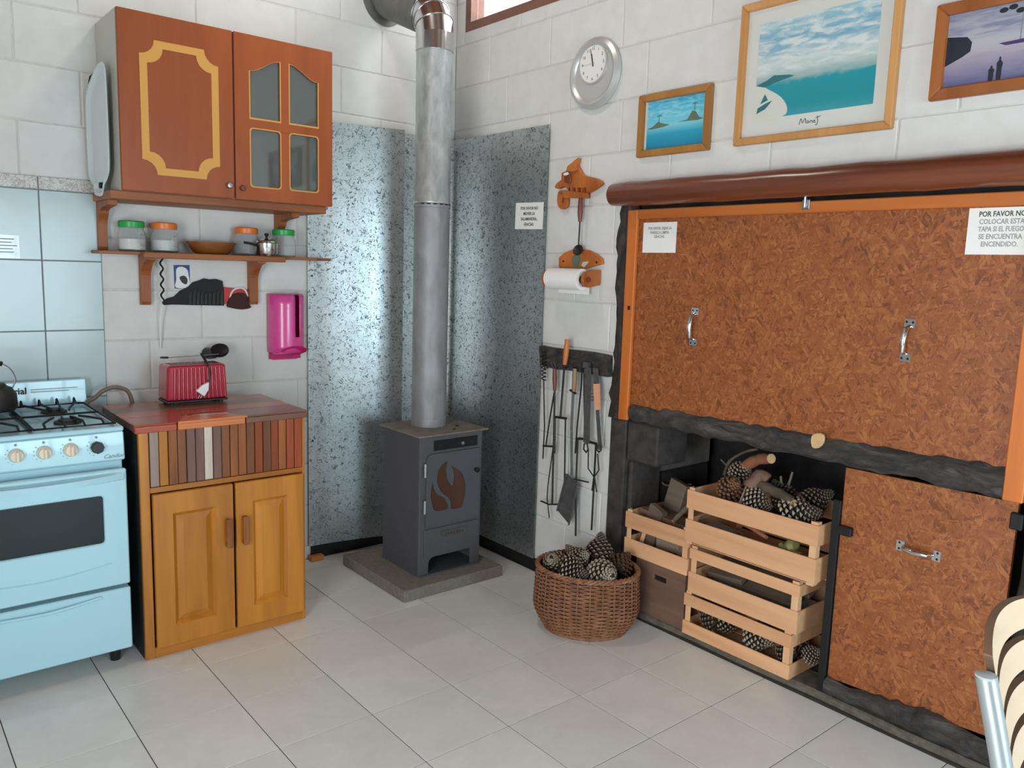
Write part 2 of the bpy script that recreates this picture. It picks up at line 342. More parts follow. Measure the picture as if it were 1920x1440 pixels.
# ------------------------------------------------------------------ setting: floor
def structure(o): o['kind'] = 'structure'; return o
fl = structure(box('floor', 'grout', None, -3.9, 0.02, -6.1, 0.02, -0.06, -0.0025))
TX, TY = 0.3270, 0.33
def tile_mesh(name, sx, sy, sz, bev, mat):
    m = M().box(-sx / 2, sx / 2, -sy / 2, sy / 2, -sz, 0); me = bpy.data.meshes.new(name); me.from_pydata(m.v, [], m.f)
    bm = bmesh.new(); bm.from_mesh(me); bmesh.ops.recalc_face_normals(bm, faces=bm.faces)
    es = [e for e in bm.edges if all(abs(q.co.z) < 1e-6 for q in e.verts)]
    bmesh.ops.bevel(bm, geom=es, offset=bev, segments=1, affect='EDGES'); bm.to_mesh(me); bm.free(); me.materials.append(MATS[mat]); return me
cache = {}
i0 = -9
for i in range(-9, 4):
    for j in range(-13, 6):
        xa, xb = -1.0 + TX * i, -1.0 + TX * (i + 1); ya, yb = -1.79 + TY * j, -1.79 + TY * (j + 1)
        xa, xb = max(xa, -3.88), min(xb, 0.0); ya, yb = max(ya, -6.08), min(yb, 0.0)
        if xb - xa < 0.02 or yb - ya < 0.02: continue
        kx = (round(xb - xa, 3), round(yb - ya, 3))
        if kx not in cache: cache[kx] = tile_mesh('floor_tile', kx[0] - 0.0035, kx[1] - 0.0035, 0.006, 0.0005, 'floor_ceramic')
        o = bpy.data.objects.new('floor_tile', cache[kx]); COL.objects.link(o); o.parent = fl
        o.location = Vector(((xa + xb) / 2, (ya + yb) / 2, 0)) - ORG[fl]
# ------------------------------------------------------------------ setting: block walls, every block a piece
def minus(r, h):
    a0, a1, b0, b1 = r; c0, c1, d0, d1 = h
    if c1 <= a0 or c0 >= a1 or d1 <= b0 or d0 >= b1: return [r]
    o = []
    if a0 < c0: o.append((a0, c0, b0, b1))
    if c1 < a1: o.append((c1, a1, b0, b1))
    m0, m1 = max(a0, c0), min(a1, c1)
    if b0 < d0: o.append((m0, m1, b0, d0))
    if d1 < b1: o.append((m0, m1, d1, b1))
    return o
BH, BL, ZB = 0.216, 0.457, 2.013
bcache = {}
def block_wall(name, fn, a0, a1, z1, offs, holes, thick=0.16):
    # fn(a,z,d): d outward from the wall face into the wall
    m = M(); rects = [(a0, a1, -0.02, z1)]
    for h in holes: rects = [q for r in rects for q in minus(r, h)]
    for r in rects: m.prism(rect(*r), fn, 0.0035, thick)
    wo = structure(m.build(name, 'mortar_paint', None))
    kz = math.ceil((0 - ZB) / BH) - 1
    while ZB + kz * BH < z1:
        zb, zt = max(ZB + kz * BH, 0), min(ZB + (kz + 1) * BH, z1); off = offs(kz)
        n = math.floor((a0 - off) / BL); a = off + n * BL
        while a < a1:
            r0 = (max(a, a0), min(a + BL, a1), zb, zt); rs = [r0]
            for h in holes: rs = [q for r in rs for q in minus(r, h)]
            for r in rs:
                sx, sz = r[1] - r[0] - 0.0055, r[3] - r[2] - 0.0055
                if sx < 0.015 or sz < 0.015: continue
                key = (name, round(sx, 3), round(sz, 3))
                if key not in bcache:
                    b = M(); g = 0.0035; X, Z = sx / 2, sz / 2
                    q = [(-X, -Z), (X, -Z), (X, Z), (-X, Z)]; qi = [(-X + g, -Z + g), (X - g, -Z + g), (X - g, Z - g), (-X + g, Z - g)]
                    z0_ = fn(0, 0, 0)
                    vs = [fn(u, v_, 0.012) - z0_ for u, v_ in q] + [fn(u, v_, 0.0025) - z0_ for u, v_ in q] + [fn(u, v_, 0.0) - z0_ for u, v_ in qi]
                    fs = [(8, 9, 10, 11)] + [(i + 4, (i + 1) % 4 + 4, (i + 1) % 4 + 8, i + 8) for i in range(4)] + [(i, (i + 1) % 4, (i + 1) % 4 + 4, i + 4) for i in range(4)]
                    me = bpy.data.meshes.new('block'); me.from_pydata(vs, [], fs); bm = bmesh.new(); bm.from_mesh(me); bmesh.ops.recalc_face_normals(bm, faces=bm.faces); bm.to_mesh(me); bm.free()
                    me.materials.append(MATS['white_paint']); bcache[key] = me
                o = bpy.data.objects.new('block', bcache[key]); COL.objects.link(o); o.parent = wo
                c = fn((r[0] + r[1]) / 2, (r[2] + r[3]) / 2, 0); o.location = c - ORG[wo]
            a += BL
        kz += 1
    return wo
CEIL = 3.45
backf = lambda a, z, d: Vector((a, d, z)); rightf = lambda a, z, d: Vector((d, a, z))
offB = lambda kz: {2: -1.343 - 0.457 * 4, 3: -0.454}.get(kz, -0.45 if kz % 2 else -0.68)
offB2 = lambda kz: -0.454 if kz % 2 == 0 else -0.68
offR = lambda kz: {2: -0.297, 1: -0.445, 0: -0.313, -1: -0.593}.get(kz, -0.30 if kz % 2 == 0 else -0.53)
WY0, WY1, WZ0, WZ1 = -1.55, -0.075, 2.725, 3.25
wb = block_wall('wall_back', backf, -3.9, 0.16, CEIL, offB2, [])
wr = block_wall('wall_right', rightf, -6.1, 0.0, CEIL, offR, [(WY0, WY1, WZ0, WZ1), (-2.97, -1.25, -0.1, 1.79)])
# far walls behind the camera: plain painted, each with the window the room is lit by
FW = (-1.90, -0.50, 0.50, 2.00); SW = (-4.25, -2.75, 0.25, 2.05)
m = M()
for r in minus((-3.9, 0.0, -0.02, CEIL), FW): m.prism(rect(*r), onY(-6.1), 0, -0.16)
wf = structure(m.build('wall_front', 'white_paint'))
m = M()
for r in minus((-6.1, 0.0, -0.02, CEIL), SW): m.prism(rect(*r), onX(-3.9), 0, -0.16)
wl = structure(m.build('wall_left', 'white_paint'))
ce = structure(box('ceiling', 'ceiling_wood', None, -4.06, 0.16, -6.26, 0.16, CEIL, CEIL + 0.08))
def window(name, fn, a0, a1, b0, b1, d0, d1, mull, label):
    m = M(); t = 0.045
    m.prism(rect(a0, a1, b0, b1), fn, d0, d1, holes=[rect(a0 + t, a1 - t, b0 + t, b1 - t)]); f = structure(m.build(name, 'window_wood', None))
    for q in mull: M().prism(rect(q - 0.018, q + 0.018, b0 + t, b1 - t), fn, d0 * 0.7 + d1 * 0.3, d0 * 0.3 + d1 * 0.7).build('mullion', 'window_wood', f)
    e = [a0 + t] + list(mull) + [a1 - t]
    for u, v_ in zip(e, e[1:]): M().prism(rect(u + 0.002, v_ - 0.002, b0 + t, b1 - t), fn, (d0 + d1) / 2 - 0.002, (d0 + d1) / 2 + 0.002).build('pane', 'window_pane', f)
    return f
wood('window_wood', (98, 58, 44), (134, 88, 70), 1, 9, 0.5, 0.06)
window('window_1', onX(0), WY0, WY1, WZ0, WZ1, 0.004, 0.09, [-0.82], '')
w2 = window('window_2', onY(-6.1), *FW, 0.0, -0.06, [-1.55, -1.2, -0.85], '')
for z in (1.0, 1.5): box('glazing_bar', 'window_wood', w2, FW[0] + .045, FW[1] - .045, -6.115, -6.145, z - .012, z + .012)
w3 = window('window_3', onX(-3.9), *SW, 0.0, -0.06, [-3.75, -3.25], '')
# dark skirting under the metal sheets
structure(box('baseboard_back', 'black_iron', None, -0.85, -0.002, -0.014, -0.001, 0.001, 0.07))
structure(box('baseboard_right', 'black_iron', None, -0.014, -0.001, -0.80, -0.016, 0.001, 0.06))
# glazed tiles behind the cooker, decorated border on top
xs = [-3.86, -3.673, -3.393, -3.113, -2.833, -2.553, -2.273, -1.993, -1.776]; zs = [0.638, 0.918, 1.198, 1.479, 1.753]
for a, b in zip(xs, xs[1:]):
    for c, d in zip(zs, zs[1:]):
        M().box(a + .002, b - .002, -0.0095, -0.0005, c + .002, d - .002).build('wall_tile', 'glazed_tile', wb, bevel=0.0015)
    M().box(a + .0015, b - .0015, -0.0105, -0.0005, 1.755, 1.805).build('border_tile', 'band_tile', wb, bevel=0.003)
M().box(-3.86, -1.776, -0.004, -0.0004, 0.62, 1.756).build('tile_grout', 'grout_pale', wb) if 'grout_pale' in MATS else None
# ------------------------------------------------------------------ gas cooker
CX0, CX1, CF, CB = -2.425, -1.868, -0.625, -0.06
ck = thing('gas_cooker', 'white enamelled gas cooker with four hob burners and glass oven door', 'cooker', (-2.146, -0.34, 0))
M().box(CX0, CX1, CF + .03, CB, 0.09, 0.885).build('body', 'enamel_white', ck, bevel=0.004)
for x in (CX0 + .04, CX1 - .04):
    for y in (CF + .07, CB - .05): M().cyl((x, y, 0.0), (x, y, 0.095), 0.018, 0.024, 12).build('foot', 'black_plastic', ck)
M().box(CX0 - .002, CX1 + .002, CF - .002, CB, 0.885, 0.903).build('hob_tray', 'enamel_white', ck, bevel=0.006, seg=2)
cp = M().prism([(CF + .01, .777), (CF - .012, .785), (CF - .004, .885), (CF + .03, .885), (CF + .03, .777)], lambda a, b, d: Vector((d, a, b)), CX0, CX1).build('control_panel', 'enamel_white', ck, bevel=0.004)
for i, (kx, mt) in enumerate(((-2.202, 'cream_plastic'), (-2.120, 'cream_plastic'), (-2.040, 'cream_plastic'), (-1.958, 'black_plastic'))):
    c = (kx, CF - .008, .838); 
    if mt == 'cream_plastic':
        kn = M().lathe([(.0235, 0), (.0235, .006), (.020, .010), (.018, .022), (.0, .024)], c, (0, -1, 0), 24).build('knob', mt, ck, smooth=True)
        M().box(kx - .0045, kx + .0045, CF - .046, CF - .028, .821, .855).build('knob_grip', mt, kn, bevel=.002)
    else:
        pts = []
        for q in range(24): rr = .0205 * (1 + .07 * math.cos(q * math.pi * 2 / 24 * 8)); pts.append((kx + rr * math.cos(q * math.pi / 12), .838 + rr * math.sin(q * math.pi / 12)))
        M().prism(pts, onY(CF - .008), -.003, -.022).build('knob', mt, ck, bevel=.002)
    M().prism(ell(kx, .8725, .0042, .0042, 10), onY(CF - .006), .001, -.0025).build('burner_mark', 'mark_grey', ck)
    for q in range(5):
        t = math.radians(140 + q * 27); M().prism(ell(kx + .031 * math.cos(t), .838 + .031 * math.sin(t), .0018, .0018, 6), onY(CF - .0085), .001, -.0022).build('dial_mark', 'mark_grey', ck)
text('brand_lettering', 'Candor', 'mark_grey', ck, .022, (-1.906, CF - .0125, .800), (1, 0, 0), (0, .05, 1), shear=0.4)
dr = M().prism(rect(CX0, CX1, .322, .752), onY(CF), 0, -.022, holes=[rrect(-2.345, -1.947, .488, .662, .012)]).build('oven_door', 'enamel_white', ck, bevel=.004)
M().prism(rrect(-2.347, -1.945, .486, .664, .012), onY(CF), -.006, -.012).build('door_glass', 'oven_glass', dr)
M().prism(rect(-2.36, -1.93, .47, .68), onY(CF), .001, -.002).build('door_liner', 'black_matte', dr)
for q in (0.545, 0.60): M().cyl((-2.34, CF + .0, q), (-1.95, CF + .0, q), .003, n=6).build('oven_rack', 'steel_brushed', dr)
hp = [(CX0 + .01, CF - .028, .725), (CX0 + .12, CF - .047, .722), (-2.146, CF - .053, .720), (CX1 - .12, CF - .047, .722), (CX1 - .01, CF - .028, .725)]
hm = M()
for a, b in zip(bez(hp, 6), bez(hp, 6)[1:]):
    hm.add([(a.x, CF - .02, a.z + .019), (a.x, a.y, a.z + .012), (a.x, a.y, a.z - .008), (a.x, CF - .02, a.z - .016), (b.x, CF - .02, b.z + .019), (b.x, b.y, b.z + .012), (b.x, b.y, b.z - .008), (b.x, CF - .02, b.z - .016)], [(0, 1, 5, 4), (1, 2, 6, 5), (2, 3, 7, 6)])
hm.build('door_handle', 'enamel_white', dr, smooth=True)
M().tube(bez([(CX0 + .03, CF - .0225, .405), (-2.146, CF - .0235, .388), (CX1 - .06, CF - .0225, .41)], 8), .0025, 6).build('door_moulding', 'enamel_white', dr)
dw = M().box(CX0, CX1, CF - .022, CF + .03, .073, .308).build('drawer', 'enamel_white', ck, bevel=.004)
M().tube(bez([(CX0 + .03, CF - .026, .286), (-2.146, CF - .034, .276), (CX1 - .1, CF - .026, .29)], 8), [.006] * 17, 8).build('drawer_handle', 'enamel_white', dw, smooth=True)
bg = M().prism([(CB - .012, .90), (CB + .016, .90), (CB + .016, 1.004), (CB - .004, 1.004)], lambda a, b, d: Vector((d, a, b)), CX0, CX1).build('backguard', 'enamel_white', ck, bevel=.003)
text('backguard_lettering', 'Imperial', 'ink', bg, .036, (-2.078, CB - .0095, .968), (1, 0, 0), (0, .07, 1), align='RIGHT', wt=.0008)
for z, x1 in ((.972, -1.90), (.962, -1.93)): M().box(-2.065, x1, CB - .0102 + (z - .96) * .05, CB - .004, z - .0012, z + .0012).build('trim_line', 'mark_grey', bg)
GZ = .924
for gx0, gx1 in ((CX0 + .02, -2.150), (-2.143, CX1 - .02)):
    g = M(); y0, y1 = CF + .025, CB - .045; r = .0042
    g.tube([(gx0, y0, GZ - .012), (gx1, y0, GZ - .012), (gx1, y1, GZ - .012), (gx0, y1, GZ - .012)], r, 6, closed=True)
    gc = (gx0 + gx1) / 2
    g.tube([(gx0, (y0 + y1) / 2, GZ - .01), (gx1, (y0 + y1) / 2, GZ - .01)], r, 6)
    for q in range(4):
        x = gx0 + (gx1 - gx0) * (.14 + .24 * q)
        ym = (y0 + y1) / 2
        g.tube([(x, y0, GZ - .012), (x, y0 + .035, GZ), (x + (gc - x) * .35, y0 + .11, GZ), (x + (gc - x) * .55, y0 + .15, GZ - .002)], r, 6)
        g.tube([(x, y1, GZ - .012), (x, y1 - .012, GZ + .012), (x, y1 - .04, GZ), (x + (gc - x) * .5, ym + .08, GZ), (x + (gc - x) * .6, ym + .04, GZ - .002)], r, 6)
    g.build('pan_support', 'black_iron', ck, smooth=True)
    for by in (CF + .15, CB - .17):
        bu = M().lathe([(.045, 0), (.045, .006), (.032, .010), (.032, .014), (.0, .0155)], (gc, by, .9035), n=24).build('burner', 'tool_iron', ck, smooth=True)
# kettle standing on the left rear burner
kp = P(-16, 700, 1, -0.23); KXc = kp.x
kt = thing('kettle', 'dark metal kettle with wire handle on the hob', 'kettle', (KXc, -0.23, .9275))
M().lathe([(.0, .0), (.070, .0), (.078, .012), (.076, .06), (.060, .084), (.046, .09), (.0, .091)], (KXc, -.23, .9275), n=28).build('body', 'tool_iron', kt, smooth=True)
M().lathe([(.046, .0905), (.040, .100), (.012, .104), (.010, .112), (.015, .12), (.0, .126)], (KXc, -.23, .9275), n=20).build('lid', 'tool_iron', kt, smooth=True)
hk = [(KXc + .062, -.23, 1.005), (KXc + .074, -.23, 1.045), (KXc + .05, -.23, 1.09), (KXc, -.23, 1.108), (KXc - .05, -.23, 1.09), (KXc - .074, -.23, 1.045), (KXc - .062, -.23, 1.005)]
M().tube(bez(hk, 6), .0028, 6).build('wire_handle', 'steel_brushed', kt, smooth=True)
M().tube([(KXc + .035, -.23, 1.0985), (KXc, -.23, 1.109), (KXc - .035, -.23, 1.0985)], .009, 8).build('grip', 'black_plastic', kt, smooth=True)
M().tube(bez([(KXc - .06, -.26, .96), (KXc - .11, -.27, .985), (KXc - .135, -.275, 1.02)], 5), [.016] * 6 + [.013] * 4 + [.009], 10).build('spout', 'tool_iron', kt, smooth=True)
# gas hose arching between cooker and cabinet
hz = [(-1.90, -.085, .80), (-1.872, -.085, .90), (-1.845, -.095, .925), (-1.81, -.10, .955), (-1.765, -.10, .966), (-1.722, -.10, .95), (-1.704, -.10, .91), (-1.702, -.10, .86), (-1.71, -.07, .78)]
tag(M().tube(bez(hz, 6), .0085, 10).build('gas_hose', 'hose_grey', None, smooth=True), 'grey rubber gas hose arched between the cooker and the wall', 'hose')

# ------------------------------------------------------------------ lower cabinet
LX0, LX1, LF, LB, LH = -1.822, -1.180, -0.640, -0.175, 0.876
lc = thing('base_cabinet', 'honey pine base cabinet with two panelled doors and a mosaic slat front', 'cabinet', ((LX0 + LX1) / 2, (LF + LB) / 2, 0))
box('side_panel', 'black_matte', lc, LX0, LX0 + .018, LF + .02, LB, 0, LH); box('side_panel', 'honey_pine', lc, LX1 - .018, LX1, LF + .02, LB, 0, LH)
box('back_panel', 'honey_pine', lc, LX0 + .018, LX1 - .018, LB - .01, LB, 0.05, LH); box('bottom_panel', 'honey_pine', lc, LX0 + .018, LX1 - .018, LF + .03, LB - .01, 0.06, 0.08)
box('face_stile', 'honey_pine', lc, LX0, LX0 + .034, LF, LF + .02, 0, LH, .002); box('face_stile', 'honey_pine', lc, LX1 - .012, LX1, LF, LF + .02, 0, LH, .002)
box('face_rail', 'honey_pine_flat', lc, LX0 + .034, LX1 - .012, LF + .001, LF + .02, .642, .664, .002); box('plinth', 'honey_pine_flat', lc, LX0 + .034, LX1 - .012, LF + .001, LF + .02, 0, .042, .002)
box('slat_backing', 'black_matte', lc, LX0 + .034, LX1 - .012, LF + .012, LF + .02, .664, LH)
names = ['slat_grey', 'slat_honey', 'slat_brown', 'slat_umber', 'slat_mauve', 'slat_mauve', 'slat_pale', 'slat_mauve', 'slat_umber', 'slat_brown', 'slat_brown', 'slat_umber', 'slat_red', 'slat_umber', 'slat_red', 'slat_brown', 'slat_red', 'slat_red']
sw = (LX1 - .014 - (LX0 + .036)) / 18
for i, nm in enumerate(names):
    x = LX0 + .036 + sw * i; pr = random.uniform(0, .006)
    box('slat', nm, lc, x + .0014, x + sw - .0014, LF - pr, LF + .013, .667, LH - .003, .0012)
def panel_door(x0, x1, z0, z1, hx):
    f = onY(LF); s = .07
    d = M().prism(rect(x0, x1, z0, z1), f, .0, -.020, holes=[rect(x0 + s, x1 - s, z0 + s + .01, z1 - s - .01)]).build('door', 'honey_pine', lc, bevel=.002)
    a0, a1, b0, b1 = x0 + s, x1 - s, z0 + s + .01, z1 - s - .01; g = .036
    m = M(); q = rect(a0, a1, b0, b1); qi = rect(a0 + g, a1 - g, b0 + g, b1 - g); qm = rect(a0 + .012, a1 - .012, b0 + .012, b1 - .012)
    vs = [f(a, b, -.018) for a, b in q] + [f(a, b, -.007) for a, b in qm] + [f(a, b, -.0165) for a, b in qi]
    m.add(vs, [(i, (i + 1) % 4, (i + 1) % 4 + 4, i + 4) for i in range(4)] + [(i + 4, (i + 1) % 4 + 4, (i + 1) % 4 + 8, i + 8) for i in range(4)] + [(8, 9, 10, 11)])
    m.build('raised_panel', 'honey_pine', d)
    h = M().box(hx - .011, hx + .011, LF - .048, LF - .036, .392, .508); h.box(hx - .009, hx + .009, LF - .037, LF - .019, .488, .506); h.box(hx - .009, hx + .009, LF - .037, LF - .019, .394, .412)
    h.build('handle', 'slat_brown', d, bevel=.003)
panel_door(-1.784, -1.488, .044, .640, -1.513); panel_door(-1.478, -1.194, .044, .640, -1.447)
ct = M().box(LX0 - .012, LX1 + .004, LF + .03, LB, LH, LH + .020).build('counter_base', 'top_brown', lc)
# odd-cut planks laid over the counter
TZ1 = .905
def plank(poly, mat): M().prism(poly, onZ(0), LH + .0205, TZ1).build('top_plank', mat, lc, bevel=.003)
xa, xb = LX0 - .014, LX1 + .006; ya, yb = LF - .012, LB
plank([(xa, ya), (-1.69, ya), (-1.60, -.50), (xa, -.50)], 'top_red'); plank([(-1.686, ya), (xb - .25, ya), (-1.47, -.565), (-1.62, -.54), (-1.598, -.502)], 'top_orange')
plank([(-1.428, ya), (xb, ya), (xb, -.50), (-1.45, -.50), (-1.612, -.538), (-1.466, -.562)], 'top_brown')
plank([(xa, -.497), (-1.60, -.497), (-1.45, -.497), (xb, -.497), (xb, -.40), (xa, -.38)], 'top_red'); plank([(xa, -.377), (xb, -.397), (xb, -.29), (xa, -.28)], 'top_brown'); plank([(xa, -.277), (xb, -.287), (xb, yb), (xa, yb)], 'top_red')
for a, b in (((xa), (-1.69)), ((-1.686), (-1.432)), ((-1.428), xb)): box('top_edging', ['top_red', 'top_orange', 'top_brown'][int(a > -1.7) + int(a > -1.5)], lc, a, b, ya, ya + .025, LH - .003, LH + .0203, .002)
# battens on a black strip painted for the dark void behind the cabinet, and a loose offcut under the sheet
bd = thing('dark_void_board', 'wood battens on a black strip standing in for the dark void behind the pine cabinet', 'board', (-1.10, -.13, 0))
box('panel', 'black_matte', bd, -1.13, -1.072, -.172, -.150, .0, .80)
box('batten', 'crate_post', bd, -1.13, -1.068, -.172, -.150, .80, .868, .002); box('batten', 'handle_orange', bd, -1.125, -1.066, -.188, -.172, .36, .42, .003)
tag(M().box(-.87, -.80, -.055, -.017, .001, .026).build('wood_offcut', 'handle_orange', None, bevel=.003), 'small orange wood offcut on the floor under the metal sheet', 'wood offcut')

# ------------------------------------------------------------------ toaster
TX0, TX1, TF, TB = -1.628, -1.368, -.315, -.185; TZ = .9055
to = thing('toaster', 'red ribbed toaster with a white plug lying on it', 'toaster', ((TX0 + TX1) / 2, (TF + TB) / 2, TZ))
M().prism([(TX0 + .004, TZ + .018), (TX1 - .004, TZ + .018), (TX1 - .012, TZ + .164), (TX0 + .012, TZ + .164)], onY(TF), .004, TB - TF).build('shell', 'red_enamel', to, bevel=.012, seg=3)
rb = M(); n = 13
for i in range(n):
    x = TX0 + .036 + (TX1 - TX0 - .052) * i / (n - 1); rb.cyl((x, TF + .005, TZ + .024), (x + (-1.498 - x) * .05, TF + .005, TZ + .152), .0066, n=10)
rb.build('ribbed_front', 'red_enamel', to, smooth=True)
box('base', 'black_plastic', to, TX0 + .006, TX1 - .004, TF + .008, TB - .006, TZ + .008, TZ + .018, .002)
for x in (TX0 + .03, TX1 - .03):
    for y in (TF + .025, TB - .025): M().cyl((x, y, TZ), (x, y, TZ + .009), .010, n=12).build('foot', 'black_plastic', to)
for y in (-.272, -.228): box('slot', 'black_matte', to, TX0 + .03, TX1 - .03, y - .011, y + .011, TZ + .160, TZ + .1645)
rk = M(); zr = TZ + .193
rk.tube([(TX0 + .035, -.25, zr - .001), (TX1 - .02, -.25, zr + .004)], .0018, 6)
for i in range(5): x = TX0 + .045 + i * .026; rk.tube([(x, -.25, zr), (x, -.25, TZ + .160)], .0009, 5)
rk.build('bun_rack', 'steel_brushed', to); M().lathe([(.0, 0), (.0045, .008), (.0045, .03), (.002, .038), (0, .038)], (TX0 + .038, -.25, zr - .001), (-1, 0, .05), 10).build('rack_tip', 'black_plastic', to, smooth=True)
cpts = [P(393, 690, 1, TF + .06), P(377, 664, 1, TF + .05), P(384, 672, 1, TF + .02), P(390, 685, 1, TF - .004), P(393, 700, 1, TF - .008), P(391, 716, 1, TF - .008)]
M().tube(bez(cpts, 7), .0036, 8).build('cord', 'black_plastic', to, smooth=True)
fn = onY(TF - .012); a = [P(x, y, 1, TF - .012) for x, y in ((391, 716), (379, 722), (367, 733), (382, 743), (390, 731))]
pg = M().prism([(q.x, q.z) for q in a], fn, .008, -.010).build('plug', 'white_plain', to, bevel=.003, seg=2)
b = P(375, 741, 1, TF - .012); c2 = P(371, 747, 1, TF - .012)
for dx in (0, .010): M().cyl((b.x + dx, TF - .013, b.z + .001), (c2.x + dx, TF - .013, c2.z), .0018, n=6).build('plug_pin', 'steel_brushed', pg)
# round black tamper-like knob leaning on the wall above the toaster
dk = P(411, 657, 1, -.075); ex = P(399, 666, 1, -.06)
wp = thing('black_socket_plug', 'round black plug head sticking out of the wall above the toaster', 'plug', (ex.x, -.002, ex.z))
M().tube([(ex.x - .006, -.002, ex.z + .004), (ex.x, -.035, ex.z + .003), (ex.x + .004, -.07, ex.z + .004)], [.026, .024, .018], 14).build('stem', 'black_plastic', wp, smooth=True)
M().lathe([(.0, -.012), (.030, -.012), (.035, 0), (.033, .010), (.014, .013), (.0, .013)], (dk.x, -.082, dk.z), (-.35, -.62, .7), 28, sx=1.15).build('head', 'black_plastic', wp, smooth=True)
# ------------------------------------------------------------------ wall cabinet
UX0, UX1, UF, UZ0, UZ1 = -1.765, -0.890, -0.302, 1.755, 2.417
uc = thing('wall_cabinet', 'wall cabinet with orange wood doors, one inlaid and one with four panes', 'cabinet', ((UX0 + UX1) / 2, -.15, UZ0))
cb_ = M(); t = .016
cb_.box(UX0, UX0 + t, UF, -.002, UZ0, UZ1); cb_.box(UX1 - t, UX1, UF, -.002, UZ0, UZ1); cb_.box(UX0 + t, UX1 - t, UF, -.002, UZ0, UZ0 + t); cb_.box(UX0 + t, UX1 - t, UF, -.002, UZ1 - t, UZ1); cb_.box(UX0 + t, UX1 - t, -.010, -.002, UZ0 + t, UZ1 - t); cb_.box(UX0 + t, UX1 - t, UF + .03, -.01, 2.07, 2.084); cb_.box(-1.336, -1.322, UF, -.01, UZ0 + t, UZ1 - t)
cb_.build('carcass', 'cabinet_carcass', uc)
f = onY(UF - .001); XM = -1.330
dl = M().prism(rect(UX0, XM - .003, UZ0, UZ1), f, 0, -.018).build('door', 'orange_laminate', uc, bevel=.002)
# notched inlay band: outer and inner loops with scooped corners
def notched(a0, a1, b0, b1, s, r, n=5):
    o = []
    for (ca, cb, st) in ((a1, b0, 180), (a1, b1, 270), (a0, b1, 0), (a0, b0, 90)):
        o += [(ca + s * math.cos(math.radians(st - 90 * i / n)), cb + s * math.sin(math.radians(st - 90 * i / n))) for i in range(n + 1)]
    return o
A0, A1, B0, B1 = -1.690, -1.392, 1.822, 2.322
M().prism(notched(A0, A1, B0, B1, .055, 0), f, -.0175, -.0196, holes=[notched(A0 + .028, A1 - .028, B0 + .028, B1 - .028, .058, 0)]).build('inlay', 'inlay_yellow', dl)
M().lathe([(.011, 0), (.009, .004), (.013, .014), (.010, .020), (0, .021)], (XM - .028, UF - .019, 1.806), (0, -1, 0), 16).build('knob', 'steel_brushed', dl, smooth=True)
pa0, pa1, pb0, pb1 = -1.262, -0.960, 1.812, 2.330; mx_, mz_ = -1.111, 2.068; g = .022
def curve_top(a0, a1, b0, z_out, z_in, flip):
    # pane with a swelling top, high at the inner side
    n = 8; pts = [(a0, b0), (a1, b0)]
    for i in range(n + 1):
        u = i / n; s_ = u * u * (3 - 2 * u); zz = z_out + (z_in - z_out) * s_
        pts.append((a1 - (a1 - a0) * u, z_in - (z_in - z_out) * s_ if flip else zz))
    return pts
h1 = curve_top(pa0, mx_ - g, mz_ + g, 2.275, 2.330, True); h1 = [(a, b) for a, b in h1]
h2 = curve_top(mx_ + g, pa1, mz_ + g, 2.275, 2.330, False)
h3 = rrect(pa0, mx_ - g, pb0, mz_ - g, .014); h4 = rrect(mx_ + g, pa1, pb0, mz_ - g, .014)
drr = M().prism(rect(XM + .003, UX1, UZ0, UZ1), f, 0, -.018, holes=[h1, h2, h3, h4]).build('door', 'orange_laminate', uc, bevel=.0015)
def grow(poly, d):
    ca = sum(a for a, b in poly) / len(poly); cb = sum(b for a, b in poly) / len(poly)
    wa = (max(a for a, b in poly) - min(a for a, b in poly)) / 2; wb_ = (max(b for a, b in poly) - min(b for a, b in poly)) / 2
    return [(ca + (a - ca) * (wa + d) / wa, cb + (b - cb) * (wb_ + d) / wb_) for a, b in poly]
for h in (h1, h2, h3, h4):
    M().prism(grow(h, .0045), f, -.0175, -.0192, holes=[grow(h, -.0005)]).build('pane_trim', 'inlay_yellow', drr)
    M().prism(grow(h, .0015), f, -.006, -.009).build('pane', 'cabinet_pane', drr)
M().lathe([(.010, 0), (.008, .004), (.012, .014), (.009, .020), (0, .021)], (XM + .028, UF - .019, 1.800), (0, -1, 0), 16).build('knob', 'handle_red', drr, smooth=True)
# enamel tray hung on the cabinet side
tr_ = thing('enamel_tray', 'long white enamel tray hung on its end beside the wall cabinet', 'tray', (-1.785, -.14, 1.745))
base = Vector((-1.792, -.142, 1.745)); du = Vector((.10, -1, 0)).normalized(); nn = Vector((-1, -.10, 0)).normalized()
def trf(a, b, d): return base + du * a + Vector((0, 0, b)) + nn * d
out = [(-.05, .0), (.03, -.008), (.055, .03), (.098, .06), (.118, .12), (.118, .38), (.112, .46), (.085, .485), (.03, .48), (-.03, .45), (-.10, .40), (-.118, .34), (-.118, .12), (-.10, .06), (-.06, .03)]
out = [(a * 1.0, b) for a, b in out]; outl = closed2(out, 3); inn = grow(outl, -.012); deep = grow(outl, -.024)
m = M(); n = len(outl)
vs = [trf(a, b, .014) for a, b in outl] + [trf(a, b, .0155) for a, b in inn] + [trf(a, b, .001) for a, b in deep] + [trf(a, b, .012) for a, b in outl] + [trf(a, b, -.001) for a, b in deep]
fs = [(i, (i + 1) % n, (i + 1) % n + n, i + n) for i in range(n)] + [(i + n, (i + 1) % n + n, (i + 1) % n + 2 * n, i + 2 * n) for i in range(n)] + [tuple(range(2 * n, 3 * n))] + [(i, (i + 1) % n, (i + 1) % n + 3 * n, i + 3 * n) for i in range(n)] + [(i + 3 * n, (i + 1) % n + 3 * n, (i + 1) % n + 4 * n, i + 4 * n) for i in range(n)] + [tuple(range(5 * n - 1, 4 * n - 1, -1))]
